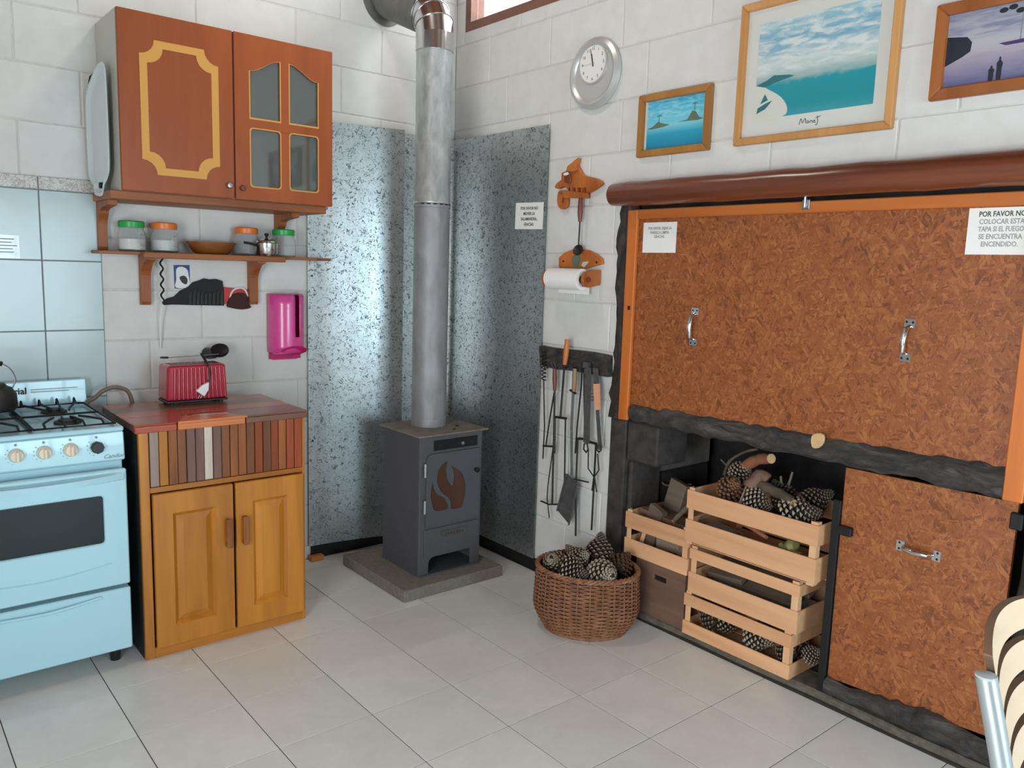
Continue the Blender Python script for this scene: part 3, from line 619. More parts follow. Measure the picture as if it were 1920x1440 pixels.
m.add(vs, fs); m.build('dish', 'enamel_tray', tr_, smooth=True)
M().prism(ell(.016, .032, .011, .012, 14), trf, .0022, .0165).build('handle_hole', 'black_matte', tr_)
M().tube([trf(-.09, .43, .006), trf(-.06, .452, .010), trf(-.02, .456, .012)], .003, 6).build('hook_wire', 'black_iron', tr_)

# ------------------------------------------------------------------ two plank shelves with brackets
def bracket(x, zt, zb, dep, par, name='bracket', w_=.020):
    # scrolled bracket in the (y,z) plane under a board at zt
    pr = [(-.001, zb), (-.022, zb), (-.030, zb + .015), (-.030, zb + .05)] + bez2([(-.030, zb + .05), (-.033, zt - .085), (-.058, zt - .050), (-.080, zt - .03), (-dep, zt - .018)], 5)[1:] + [(-dep, zt), (-.001, zt)]
    M().prism(pr, lambda a, b, d: Vector((x + d, a, b)), -w_ / 2, w_ / 2).build(name, 'bracket_wood', par, bevel=.002)
us = thing('cabinet_ledge', 'brown wooden ledge on scrolled brackets carrying the wall cabinet', 'shelf', (-1.36, -.15, 1.528))
box('board', 'shelf_wood', us, -1.80, -.905, -.292, -.001, 1.722, 1.7545, .003); bracket(-1.772, 1.7215, 1.5265, .20, us, w_=.036); bracket(-1.010, 1.7215, 1.5265, .20, us, w_=.036)
ls = thing('jar_shelf', 'narrow brown shelf on two brackets holding jars, bowl and pot', 'shelf', (-1.36, -.1, 1.30))
box('board', 'shelf_wood', ls, -1.815, -.872, -.13, -.001, 1.513, 1.526, .002); box('board_end', 'shelf_wood', ls, -.8715, -.80, -.13, -.034, 1.513, 1.526, .002); box('front_board', 'shelf_wood', ls, -1.655, -1.045, -.172, -.1305, 1.500, 1.526, .003)
bracket(-1.612, 1.5125, 1.302, .125, ls, w_=.040); bracket(-1.140, 1.5125, 1.302, .125, ls, w_=.040)
for x in (-1.612, -1.140): M().prism(ell(x, 1.318, .004, .004, 8), onY(-.022), 0, -.003).build('screw', 'screw_dark', ls)
SZ = 1.5265
def jar(x, y, lid, label, name='storage_jar'):
    j = thing(name, label, 'jar', (x, y, SZ), group='glass storage jars on the shelf')
    M().lathe([(0, .0), (.048, .0), (.055, .006), (.056, .055), (.053, .078), (.046, .088), (.046, .098), (.0435, .098), (.0435, .088), (.050, .077), (.053, .055), (.052, .009), (0, .006)], (x, y, SZ), n=28).build('glass', 'jar_glass', j, smooth=True)
    M().lathe([(0, .0965), (.050, .0965), (.051, .100), (.051, .120), (.047, .124), (0, .124)], (x, y, SZ), n=28).build('lid', lid, j, smooth=True)
    M().lathe([(0, .008), (.049, .008), (.050, .050), (0, .050)], (x, y, SZ), n=20).build('contents', 'white_plain' if lid == 'orange_lid' else 'paper', j, smooth=True) if x < -1.4 else None
    return j
for x, y, l_, lb in ((-1.672, -.066, 'green_lid', 'glass jar with green lid beside the left shelf bracket'), (-1.541, -.066, 'orange_lid', 'glass jar with orange lid between green-lidded jar and wooden bowl'), (-1.183, -.058, 'orange_lid', 'glass jar with orange lid behind the small steel pot'), (-1.020, -.090, 'green_lid', 'glass jar with green lid at the shelf end near the metal sheet')):
    j = jar(x, y, l_, lb)
    if x < -1.4: M().tube(bez([(x + .034, y - .044, SZ + .07), (x + .02, y - .060, SZ + .066), (x + .010, y - .066, SZ + .048), (x + .018, y - .062, SZ + .028), (x + .036, y - .043, SZ + .024)], 5), .004, 8).build('handle', 'jar_glass', j, smooth=True)
bw = M().lathe([(0, 0), (.066, 0), (.078, .006), (.106, .046), (.108, .052), (.102, .052), (.076, .014), (0, .008)], (-1.352, -.090, SZ), n=36, sx=1.0, sy=.72, X=(1, 0, 0)).build('wooden_bowl', 'bowl_wood', None, smooth=True)
tag(bw, 'shallow oval brown wooden bowl on the jar shelf', 'bowl')
pt = thing('lidded_pot', 'small steel pot with black lid knob on the jar shelf', 'pot', (-1.126, -.148, SZ)); pc = (-1.126, -.148, SZ)
M().lathe([(0, 0), (.040, 0), (.050, .012), (.050, .056), (.052, .058), (0, .058)], pc, n=28).build('body', 'steel_shiny', pt, smooth=True)
M().lathe([(.052, .0585), (.050, .066), (.026, .076), (0, .078)], pc, n=28).build('lid', 'steel_shiny', pt, smooth=True)
M().lathe([(.006, .077), (.005, .086), (.010, .092), (.009, .100), (0, .102)], pc, n=14).build('lid_knob', 'black_plastic', pt, smooth=True)
M().tube([(pc[0] - .046, pc[1], SZ + .045), (pc[0] - .075, pc[1], SZ + .052), (pc[0] - .10, pc[1] + .012, SZ + .056)], .006, 8).build('side_handle', 'black_plastic', pt, smooth=True)

# ------------------------------------------------------------------ small things on the back wall
fy = onY(0)
def wp2(pts): return [(lambda q: (q.x, q.z))(P(x, y, 1, -.006)) for x, y in pts]
cdp = thing('picture_card', 'small blue and white printed card stuck under the shelf', 'card', (-1.52, -.001, 1.37))
M().prism(wp2([(326, 497), (356, 497), (357, 541), (328, 541)]), fy, -.0005, -.002).build('card', 'blue_print', cdp)
M().prism(closed2(wp2([(331, 505), (340, 500), (351, 505), (354, 516), (355, 538), (330, 539), (331, 524)]), 3), fy, -.0019, -.0026).build('white_print', 'white_plain', cdp)
M().prism(closed2(wp2([(337, 520), (346, 517), (352, 524), (350, 533), (342, 530)]), 3), fy, -.0025, -.0031).build('dark_print', 'ink', cdp)
mt_ = thing('mountain_plaque', 'black mountain-shaped wooden plaque on the wall under the shelf', 'plaque', (-1.42, -.001, 1.30))
ml = wp2([(304, 567), (312, 560), (326, 556), (338, 545), (352, 538), (362, 529), (372, 526), (382, 522), (392, 524), (404, 523), (416, 527), (418, 540), (419, 573), (360, 572), (322, 571), (306, 572)])
M().prism(ml, fy, -.001, -.014).build('silhouette', 'black_matte', mt_, bevel=.003)
for i in range(9):
    x = 352 + i * 7.4; a = wp2([(x, 571), (x + 5.5, 571), (x + 4.5, 545 - 4 * math.sin(i)), (x + 1, 548)]); M().prism(a, fy, -.0135, -.018).build('rock_face', 'tool_iron', mt_, bevel=.001)
rd = thing('red_cap_magnet', 'red and white plaque with a brown felt cap on the wall', 'plaque', (-1.26, -.001, 1.29))
M().prism(wp2([(419, 538), (464, 543), (466, 570), (420, 570)]), fy, -.001, -.008).build('red_board', 'red_paint', rd, bevel=.001)
M().tube([Vector((a, -.010, b)) for a, b in bez2(wp2([(430, 566), (433, 550), (440, 542), (452, 540), (460, 545), (464, 556)]), 4)], .004, 6).build('white_rim', 'white_plain', rd, smooth=True)
M().prism(closed2(wp2([(424, 573), (432, 555), (445, 549), (460, 552), (466, 570), (468, 577), (450, 580), (432, 577)]), 3), fy, -.008, -.020).build('brown_cap', 'dark_brown_felt', rd, bevel=.004, seg=2)
sk = thing('hanging_skewer', 'thin white skewer with dark twisted top hung from the shelf bracket', 'skewer', (-1.56, -.012, 1.12))
a = P(303, 500, 1, -.05); b = P(306, 655, 1, -.05)
M().tube([(a.x, -.05, a.z - .16), (b.x - .004, -.035, (a.z + b.z) / 2 - .05), (b.x, -.012, b.z)], .0032, 6).build('rod', 'white_plain', sk)
tw = [Vector((a.x + .006 * math.cos(i * .9), -.05 + .006 * math.sin(i * .9), a.z + .035 - i * .0065)) for i in range(30)]
M().tube(tw, .004, 6).build('twisted_cord', 'black_matte', sk, smooth=True)
# pink bag dispenser
pk = thing('bag_dispenser', 'pink plastic bag dispenser with a long slot on the wall', 'dispenser', (-.985, -.002, 1.035))
PXa, PXb, PZ0, PZ1 = -1.066, -.900, 1.075, 1.352; pcx = (PXa + PXb) / 2; hw = (PXb - PXa) / 2
def pnk(u, z): t = math.radians(u); return Vector((pcx - hw * math.cos(t), -.004 - .095 * math.sin(t) ** 0.8 if 0 < u < 180 else -.004, z))
m = M(); US = [i * 9 for i in range(21)]; ZS = [PZ0, PZ0 + .03, 1.15, 1.20, 1.25, 1.30, PZ1 - .012, PZ1]
slot = (99, 117)
for i in range(20):
    for j in range(len(ZS) - 1):
        if slot[0] <= US[i] < slot[1] and 2 <= j: continue
        sh = lambda u, z: pnk(u, z) + Vector((0, (.02 if z >= PZ1 - .001 else 0) * math.sin(math.radians(u)), 0))
        m.add([sh(US[i], ZS[j]), sh(US[i + 1], ZS[j]), sh(US[i + 1], ZS[j + 1]), sh(US[i], ZS[j + 1])], [(0, 1, 2, 3)])
so = m.build('shell', 'pink_plastic', pk, smooth=True); bmw = bmesh.new(); bmw.from_mesh(so.data); bmesh.ops.remove_doubles(bmw, verts=bmw.verts, dist=1e-4); bmesh.ops.recalc_face_normals(bmw, faces=bmw.faces); bmw.to_mesh(so.data); bmw.free()
sd = so.modifiers.new('solid', 'SOLIDIFY'); sd.thickness = .003; sd.offset = 1
M().prism([(pnk(u, 0).x, pnk(u, 0).y + .02 * math.sin(math.radians(u))) for u in US], onZ(PZ1 - .003), 0, .003).build('top_cap', 'pink_plastic', pk)
M().prism([(PXa + .004, -.0035), (PXb - .004, -.0035), (PXb - .004, -.012), (PXa + .004, -.012)], onZ(0), 1.04, PZ1 - .004).build('back_plate', 'pink_dark', pk)
M().prism(rrect(PXa + .012, PXb - .012, 1.035, 1.10, .014), fy, -.001, -.010).build('mounting_flange', 'pink_plastic', pk, bevel=.002)
ring = [(pcx + .074 * math.cos(math.radians(q)), -.052 + .044 * math.sin(math.radians(q)), 1.078 + .006 * math.cos(math.radians(q))) for q in range(0, 360, 15)]
M().tube(ring, .004, 8, closed=True).build('mouth_rim', 'pink_plastic', pk, smooth=True)
M().lathe([(0, 0), (.052, 0), (.056, .004), (.050, .006), (0, .005)], (pcx + .012, -.088, 1.088), (.05, -.75, -.55), 28, sx=1.15, sy=.5, X=(1, 0, 0)).build('mouth', 'pink_dark', pk, smooth=True)
# sticker with small lines on the tile
st = thing('tile_sticker', 'small printed sticker on the glazed tile above the cooker', 'sticker', (-2.15, -.0098, 1.48))
M().prism(rect(-2.235, -2.068, 1.483, 1.572), fy, -.0097, -.0106).build('label_sheet', 'enamel_tray', st)
for i in range(5): box('print_line', 'mark_grey', st, -2.225, -2.085 + .01 * math.sin(i * 4), -.0110, -.0105, 1.555 - i * .0125, 1.559 - i * .0125)

# ------------------------------------------------------------------ galvanised sheets in the corner
def sheet(name, path, z0, z1, label, t=.0015):
    k = len(path); nrm = []
    for i in range(k):
        a = Vector(path[max(i - 1, 0)]); b = Vector(path[min(i + 1, k - 1)]); d = (b - a).normalized(); nrm.append(Vector((-d.y, d.x)))
    fr = [Vector(q) - n_ * t for q, n_ in zip(path, nrm)]; loop = [(q[0], q[1]) for q in path] + [(q.x, q.y) for q in reversed(fr)]
    o = M().prism(loop, onZ(0), z0, z1).build(name, 'galvanized', None, smooth=True, autos=30)
    return tag(o, label, 'metal sheet')
pa = bez2([(-.866, -.017), (-.76, -.026), (-.66, -.042), (-.56, -.063), (-.46, -.090), (-.385, -.114)], 5)
s1 = sheet('galvanized_sheet', pa, .072, 2.176, 'mottled galvanised sheet on the back wall behind the stove')
pb = [(-.37, -.020), (-.20, -.021), (-.09, -.024)] + [(-.09 + .066 * math.sin(math.radians(q)), -.09 + .066 * math.cos(math.radians(q))) for q in range(10, 90, 10)] + [(-.022, -.12), (-.018, -.30), (-.018, -.55), (-.017, -.785)]
s2 = sheet('galvanized_sheet', pb, .062, 2.176, 'mottled galvanised sheet wrapped round the corner onto the right wall')
for x, z in ((-.845, 1.44), (-.845, .62), (-.845, 2.05)): M().lathe([(.006, 0), (.005, .003), (0, .004)], (x, -.0185, z), (0, -1, 0), 8).build('screw', 'screw_dark', s1)
def note(name, x, y0, y1, z0, z1, lines, label, size, mats=('ink',), tilt=0.0, dx=.0008):
    n_ = thing(name, label, 'notice', (x, (y0 + y1) / 2, z0), group=None)
    up = Vector((0, -tilt, 1)).normalized(); rt = Vector((0, -1, -tilt)).normalized(); c = Vector((x, (y0 + y1) / 2, (z0 + z1) / 2)); w_, h_ = abs(y1 - y0) / 2, (z1 - z0) / 2
    q = [c + rt * a * w_ + up * b * h_ for a, b in ((-1, -1), (1, -1), (1, 1), (-1, 1))]
    M().add([v_ for v_ in q] + [v_ + Vector((-dx, 0, 0)) for v_ in q], [(0, 1, 2, 3), (7, 6, 5, 4), (0, 1, 5, 4), (1, 2, 6, 5), (2, 3, 7, 6), (3, 0, 4, 7)]).build('sheet', 'paper', n_)
    for i, (tx, fr, sz, mt, wx) in enumerate(lines):
        text('lettering', tx, mt, n_, sz, c + up * (h_ * (1 - 2 * fr)) + Vector((-dx - .0002, 0, 0)), rt, up, widthx=wx, wt=.0004)
    return n_
note('paper_notice', -.0195, -.562, -.768, 1.697, 1.824, [('POR FAVOR NO', .22, .021, 'ink', .85), ('MOVER LA', .42, .021, 'ink', .85), ('SALAMANDRA,', .62, .021, 'ink', .85), ('GRACIAS', .82, .021, 'ink', .85)], 'small white paper notice taped to the metal sheet', .02, tilt=.02)

# ------------------------------------------------------------------ stove on its concrete slab
sl = M().box(-.758, -.190, -.752, -.172, .0005, .055).build('hearth_slab', 'concrete', None, bevel=.006, seg=2); tag(sl, 'square grey concrete slab under the wood stove', 'slab')
SX0, SX1, SF, SB, S0, S1 = -.618, -.262, -.652, -.325, .0555, .728
ws = thing('wood_stove', 'small dark grey iron wood stove with a flame-shaped window', 'stove', ((SX0 + SX1) / 2, (SF + SB) / 2, S0))
f = onY(SF); t = .006
bdy = M(); bdy.box(SX0, SX0 + t, SF + t, SB, S0, S1); bdy.box(SX1 - t, SX1, SF + t, SB, S0, S1); bdy.box(SX0 + t, SX1 - t, SB - t, SB, S0, S1); bdy.box(SX0 + t, SX1 - t, SF + .01, SB - t, .285, .292)
bdy.build('body', 'cast_iron', ws, bevel=.001)
FX0, FX1 = SX0, SX1
M().prism([(FX0, S0), (FX0 + .055, S0), (FX0 + .055, S0 + .04)] + [(FX0 + .055 + .03 * (1 - math.cos(math.radians(q))), S0 + .055 + .03 * math.sin(math.radians(q))) for q in (0, 30, 60, 90)] + [(FX1 - .055, S0 + .085), (FX1 - .055, S0), (FX1, S0), (FX1, S1), (FX0, S1)], f, 0, t).build('front_plate', 'cast_iron', ws, bevel=.001)
box('shelf_plate', 'cast_iron', ws, SX0 + t, SX1 - t, SF - .012, SB - .01, S0 + .0005, S0 + .008); box('top_plate', 'stove_top_rust', ws, SX0 - .022, SX1 + .022, SF - .022, SB + .01, S1 + .0005, S1 + .0075, .001)
for x, y in ((-.40, -.61), (-.34, -.55), (-.31, -.40)): M().lathe([(.009, 0), (.007, .004), (0, .005)], (x, y, S1 + .0075), n=8).build('top_bolt', 'screw_dark', ws)
vp = box('vent_plate', 'black_iron', ws, -.545, -.292, SF - .005, SF, .655, .703, .001)
for x in (-.512, -.405, -.328): M().prism(ell(x, .679, .012, .012, 14), f, -.005, -.0062).build('vent_hole', 'black_matte', vp)
M().lathe([(.007, 0), (.009, .016), (0, .018)], (-.392, SF - .006, .679), (0, -1, 0), 10).build('vent_knob', 'steel_brushed', vp, smooth=True)
D0, D1, E0, E1 = -.588, -.278, .295, .642
# flame openings (photo outline) on the door
def ff(pts): return [(lambda q: (q.x, q.z))(P(780 + x / 4.966, 800 + y / 4.966, 1, SF - .012)) for x, y in pts]
big = closed2(ff([(298, 322), (286, 400), (292, 470), (312, 520), (338, 552), (352, 510), (356, 450), (348, 400), (332, 368), (380, 392), (425, 430), (455, 490), (466, 560), (462, 640), (442, 710), (418, 752), (332, 764), (326, 700), (300, 655), (250, 622), (212, 560), (200, 490), (212, 410), (250, 352)]), 3)
lit = closed2(ff([(160, 520), (172, 580), (200, 630), (250, 655), (282, 690), (298, 765), (182, 785), (155, 730), (140, 650), (145, 580)]), 3)
dv = M().prism([(D0, E0), (D1, E0), (D1, E1)] + [(D0 + .03 * (1 - math.sin(math.radians(q))), E1 - .03 * (1 - math.cos(math.radians(q)))) for q in (0, 30, 60, 90)], f, -.001, -.010, holes=[big, lit]).build('door', 'cast_iron', ws)
M().prism(rect(D0 + .03, D1 - .03, E0 + .02, E1 - .03), f, -.0005, -.003).build('door_glass', 'stove_glass', dv)
for z in (.57, .395): M().cyl((D0 - .008, SF - .010, z - .032), (D0 - .008, SF - .010, z + .032), .007, n=10).build('hinge', 'steel_brushed', dv)
M().lathe([(.010, 0), (.010, .012), (.013, .016), (0, .02)], (-.303, SF - .010, .537), (0, -1, 0), 12).build('door_knob', 'black_iron', dv, smooth=True)
ad = M().box(D0 - .004, D1 + .004, SF - .007, SF - .0005, .150, .282).build('ash_drawer', 'cast_iron', ws, bevel=.001)
M().prism([(-.505, .262), (-.360, .262), (-.352, .236), (-.366, .226), (-.478, .226), (-.492, .238)], f, -.007, -.013).build('name_plate', 'steel_brushed', ad)
for i in range(7): box('plate_mark', 'ink', ad, -.478 + i * .016, -.469 + i * .016, SF - .0136, SF - .0128, .238, .252)
# ------------------------------------------------------------------ stove pipe
PC = Vector((-.440, -.450, 0)); pr = .084
pp = thing('stove_pipe', 'tall galvanised stove pipe bending through the back wall', 'pipe', (PC.x, PC.y, S1 + .008))
c = lambda z: (PC.x, PC.y, z)
M().lathe([(pr + .002, S1 + .008), (pr + .002, S1 + .05), (pr, S1 + .052), (pr, 1.775), (pr + .003, 1.776), (pr + .003, 1.79), (pr - .004, 1.791), (pr - .004, 1.80)], (PC.x, PC.y, 0), n=44).build('lower_pipe', 'pipe_grey', pp, smooth=True)
M().lathe([(pr + .001, 1.795), (pr + .0025, 1.80), (pr, 1.805), (pr, 2.49), (pr - .004, 2.491)], (PC.x, PC.y, 0), n=44).build('upper_pipe', 'pipe_zinc', pp, smooth=True)
sm = M()
for q in range(8):
    t0 = math.radians(200 + q * 20); sm.add([(PC.x + (pr + .0035) * math.cos(t0 + d), PC.y + (pr + .0035) * math.sin(t0 + d), z) for z in (1.787, 1.793) for d in (0, .1, .2)], [(0, 1, 4, 3), (1, 2, 5, 4)])
sm.build('crimp_gaps', 'black_matte', pp)
M().lathe([(pr + .004, 2.478), (pr + .004, 2.556), (pr + .001, 2.558)], (PC.x, PC.y, 0), n=44).build('collar', 'steel_shiny', pp, smooth=True)
# lobster-back elbow: three mitred segments toward the back wall
ez = 2.556; R = .115; angs = [0, 22, 44, 62]
ctr = Vector((PC.x, PC.y + R, ez)); rings = []
def ring_at(a, r): 
    a = math.radians(a); cc = ctr + Vector((0, -R * math.cos(a), R * math.sin(a))); ax = Vector((0, math.sin(a), math.cos(a))); return cc, ax, r
m = M(); nn_ = 44; rr = []
for i, a in enumerate(angs):
    cc, ax, r = ring_at(a, pr + .003); x = Vector((1, 0, 0)); y = ax.cross(x)
    rr.append([cc + (x * math.cos(2 * math.pi * j / nn_) + y * math.sin(2 * math.pi * j / nn_)) * r for j in range(nn_)])
for A_, B_ in zip(rr, rr[1:]): m.add(A_ + B_, [(j, (j + 1) % nn_, nn_ + (j + 1) % nn_, nn_ + j) for j in range(nn_)])
el_ = m.build('elbow', 'steel_shiny', pp, smooth=True, autos=14)
for a in angs[1:]:
    cc, ax, r = ring_at(a, pr + .003); x = Vector((1, 0, 0)); y = ax.cross(x)
    M().tube([cc + (x * math.cos(2 * math.pi * j / 40) + y * math.sin(2 * math.pi * j / 40)) * (r + .001) for j in range(40)], .0028, 6, closed=True).build('seam', 'steel_shiny', el_, smooth=True)
cc, ax, r = ring_at(62, pr); e = cc + ax * .02; dirw = Vector((0, 1, .42)).normalized(); end = Vector((PC.x, -.004, e.z + (-.004 - e.y) * .42))
M().cyl(e - dirw * .02, end, pr + .012, pr + .012, 44, caps=True).build('wall_duct', 'duct_dull', pp, smooth=True)
M().lathe([(.0, 0), (.128, 0), (.128, .012), (.10, .014)], end + Vector((0, .003, 0)), (0, -1, 0), 32, sy=1.1).build('wall_flange', 'duct_dull', pp, smooth=True)
# ------------------------------------------------------------------ things on the right wall
fx = onX(0)
def yz(pts, x=-.006): return [(lambda q: (q.y, q.z))(P(a, b, 0, x)) for a, b in pts]
# clock
clk = thing('wall_clock', 'round silver wall clock with an off-centre white dial', 'clock', (0, -1.068, 2.208))
cc = Vector((0, -1.066, 2.360)); R0 = .152
M().lathe([(0, -.001), (R0 * .97, -.001), (R0, -.010), (R0 - .004, -.024), (R0 - .020, -.032), (R0 - .034, -.026), (R0 - .040, -.020), (0, -.019)], cc, (1, 0, 0), 56).build('case', 'silver_paint', clk, smooth=True)
dc = cc + Vector((0, .004, .040)); rd_ = .080
M().lathe([(rd_ + .006, -.018), (rd_ + .006, -.026), (rd_, -.027), (rd_ - .002, -.021)], dc, (1, 0, 0), 44).build('dial_ring', 'silver_paint', clk, smooth=True)
dl_ = M().lathe([(0, -.0205), (rd_, -.0205), (rd_, -.0235), (0, -.0235)], dc, (1, 0, 0), 44).build('dial', 'paper', clk)
for i in range(12):
    t = math.radians(90 - 30 * (i + 1)); text('numeral', str(i + 1), 'ink', clk, .019, dc + Vector((-.0238, -.064 * math.cos(t), .064 * math.sin(t))), (0, -1, 0), (0, 0, 1), depth=.0002)
def hand(name, ang, ln, w_, dep, mat='ink', back=.012):
    t = math.radians(90 - ang); d = Vector((0, -math.cos(t), math.sin(t))); s_ = Vector((0, -d.z, d.y)) * w_; o = dc + Vector((-.0242 - dep, 0, 0))
    M().add([o - d * back - s_, o - d * back + s_, o + d * ln + s_ * .4, o + d * ln - s_ * .4] + [q + Vector((-.0008, 0, 0)) for q in (o - d * back - s_, o - d * back + s_, o + d * ln + s_ * .4, o + d * ln - s_ * .4)], [(0, 1, 2, 3), (7, 6, 5, 4), (0, 1, 5, 4), (1, 2, 6, 5), (2, 3, 7, 6), (3, 0, 4, 7)]).build(name, mat, clk)
hand('hour_hand', 349, .042, .0035, .0); hand('minute_hand', 345, .066, .0028, .001); hand('second_hand', 268, .060, .0010, .002, 'ink_grey')
# pictures
def mitre(name, par, mat, y0, y1, z0, z1, w_, d0, d1):
    for q in ([(y0, z0), (y1, z0), (y1 - w_, z0 + w_), (y0 + w_, z0 + w_)], [(y0, z1), (y1, z1), (y1 - w_, z1 - w_), (y0 + w_, z1 - w_)], [(y0, z0), (y0 + w_, z0 + w_), (y0 + w_, z1 - w_), (y0, z1)], [(y1, z0), (y1 - w_, z0 + w_), (y1 - w_, z1 - w_), (y1, z1)]):
        M().prism(q, fx, d0, d1).build(name, mat, par, bevel=.003)
def grad(name, stops, extra=None, rough=.3):
    k = N(name); g = k.n('ShaderNodeTexCoord').outputs['Generated']; s_ = k.n('ShaderNodeSeparateXYZ', {0: g}); nz = k.noise(k.n('ShaderNodeMapping', {0: g, 3: (1, 2.2, 5)}).outputs[0], 3, 5, .8)
    z = k.math('ADD', s_.outputs[2], k.math('MULTIPLY', k.math('SUBTRACT', nz, .5), extra or .0))
    k.bs(color=k.ramp(z, [(p_, lin(c_)) for p_, c_ in stops]), rough=rough, coat=.4); return k
def clouds(k, lo, col, amount):
    g = k.n('ShaderNodeTexCoord').outputs['Generated']; s_ = k.n('ShaderNodeSeparateXYZ', {0: g}); nz = k.noise(k.n('ShaderNodeMapping', {0: g, 3: (1, 1.6, 4.5)}).outputs[0], 3.2, 6, .5)
    m = k.ramp(nz, [(.42, (0, 0, 0, 1)), (.62, (1, 1, 1, 1))]); top = k.ramp(s_.outputs[2], [(lo, (0, 0, 0, 1)), (lo + .08, (1, 1, 1, 1))])
    src = k.b.inputs['Base Color'].links[0].from_socket
    k.bs(color=k.mix(k.math('MULTIPLY', k.math('MULTIPLY', m, top), amount), src, lin(col)))
def sub(y0, y1, z0, z1): return lambda pts: [(y0 + (y1 - y0) * u, z0 + (z1 - z0) * v_) for u, v_ in pts]
k = grad('print_islands', [(0, (8, 128, 166)), (.30, (30, 158, 190)), (.46, (120, 200, 216)), (.60, (96, 194, 216)), (1, (28, 166, 206))]); clouds(k, .55, (170, 220, 230), .5)
k = grad('print_bay', [(0, (58, 150, 160)), (.12, (24, 140, 152)), (.34, (30, 146, 158)), (.40, (150, 178, 178)), (.55, (196, 208, 206)), (.75, (112, 166, 190)), (1, (150, 190, 202))], .12); clouds(k, .42, (220, 224, 220), .85)
k = grad('print_dusk', [(0, (92, 92, 140)), (.30, (150, 142, 162)), (.44, (172, 164, 176)), (.55, (178, 176, 184)), (1, (150, 152, 164))], .2); clouds(k, .6, (92, 104, 150), .6)
plain('print_sand', (206, 206, 196), .4); plain('print_olive', (96, 112, 92), .4); plain('print_navy', (34, 40, 52), .4); plain('print_teal', (46, 110, 116), .4); plain('print_violet', (66, 56, 104), .4); plain('print_grey', (126, 124, 128), .4)
p1 = thing('framed_picture', 'small framed picture of two islets on turquoise water', 'picture', (-.002, -1.52, 1.976))
Y0, Y1, Z0, Z1 = -1.338, -1.702, 1.978, 2.226
mitre('frame', p1, 'picture_oak', Y1, Y0, Z0, Z1, .028, -.001, -.022); M().prism(rect(Y1 + .026, Y0 - .026, Z0 + .026, Z1 - .026), fx, -.002, -.006).build('mat_board', 'mat_board', p1)
S_ = sub(-1.378, -1.664, 2.006, 2.198); M().prism(S_(rect(0, 1, 0, 1)), fx, -.006, -.0068).build('print', 'print_islands', p1)
for q in ([(.0, .44), (.1, .47), (.2, .56), (.28, .52), (.42, .47), (.3, .44), (.1, .42)], [(.55, .50), (.72, .52), (.80, .68), (.86, .66), (.92, .54), (1, .50), (.9, .48)]): M().prism(S_(q), fx, -.0067, -.0071).build('islet', 'print_olive', p1)
for (u, v_) in ((.22, .66), (.84, .80)): M().prism(S_(closed2([(u - .05, v_), (u, v_ + .04), (u + .06, v_ + .01), (u, v_ + .01)], 3)), fx, -.0067, -.0071).build('palm_crown', 'print_olive', p1); M().prism(S_([(u - .008, v_ - .12), (u + .008, v_ - .12), (u + .006, v_ + .01), (u - .006, v_ + .01)]), fx, -.0067, -.0071).build('palm_trunk', 'print_olive', p1)
p2 = thing('framed_picture', 'large framed seaside print with wide white mat and signature', 'picture', (-.002, -2.11, 1.98))
Y0, Y1, Z0, Z1 = -1.816, -2.408, 1.980, 2.475
mitre('frame', p2, 'picture_pine', Y1, Y0, Z0, Z1, .026, -.001, -.024); M().prism(rect(Y1 + .024, Y0 - .024, Z0 + .024, Z1 - .024), fx, -.002, -.006).build('mat_board', 'mat_board', p2)
S_ = sub(-1.890, -2.334, 2.067, 2.398); M().prism(S_(rect(0, 1, 0, 1)), fx, -.006, -.0068).build('print', 'print_bay', p2)
M().prism(S_(closed2([(0, .0), (.26, .0), (.30, .08), (.24, .2), (.12, .30), (0, .36)], 3)), fx, -.0067, -.0071).build('beach', 'print_sand', p2)
for q in ([(0, .36), (.10, .40), (.16, .44), (.3, .42), (.34, .40), (.2, .37), (.08, .33)], [(.02, .06), (.10, .10), (.16, .18), (.10, .16), (.03, .12)], [(.05, .16), (.12, .19), (.09, .26)]): M().prism(S_(q), fx, -.0070, -.0074).build('shore_shape', 'print_teal', p2)
# handwritten signature on the mat
sg = [[(0, 0), (.2, 1.0), (.45, .25), (.75, 1.0), (.9, .1)], [(1.0, .35), (1.15, .5), (1.3, .3), (1.12, .1), (1.0, .3)], [(1.4, .1), (1.5, .5), (1.65, .45), (1.72, .1)], [(1.85, .3), (2.05, .4), (1.98, .5), (1.85, .3), (1.95, .08), (2.15, .15)], [(2.3, 1.1), (2.4, .2), (2.3, -.3), (2.1, -.35)], [(2.1, .8), (2.7, 1.05)]]
for st_ in sg: M().tube([Vector((-.0068, -2.075 - u * .029, 2.030 + v_ * .020)) for u, v_ in bez2(st_, 4)], .0010, 5).build('signature_stroke', 'ink', p2)
p3 = thing('framed_picture', 'framed photo of two silhouetted figures on a misty shore', 'picture', (-.002, -2.80, 2.05))
Y0, Y1, Z0, Z1 = -2.514, -3.06, 2.048, 2.325
mitre('frame', p3, 'picture_teak', Y1, Y0, Z0, Z1, .034, -.001, -.022)
S_ = sub(-2.546, -3.03, 2.080, 2.293); M().prism(S_(rect(0, 1, 0, 1)), fx, -.002, -.006).build('print', 'print_dusk', p3)
M().prism(S_([(0, .30), (.10, .40), (.145, .46), (.15, .58), (.12, .66), (.06, .68), (0, .70)]), fx, -.0059, -.0064).build('headland', 'print_navy', p3)
M().prism(S_([(.30, .50), (.34, .46), (.50, .46), (.54, .52), (.42, .51)]), fx, -.0059, -.0064).build('boat_hull', 'print_violet', p3); M().prism(S_([(.412, .51), (.418, .51), (.416, .88), (.414, .88)]), fx, -.0059, -.0064).build('boat_mast', 'print_grey', p3)
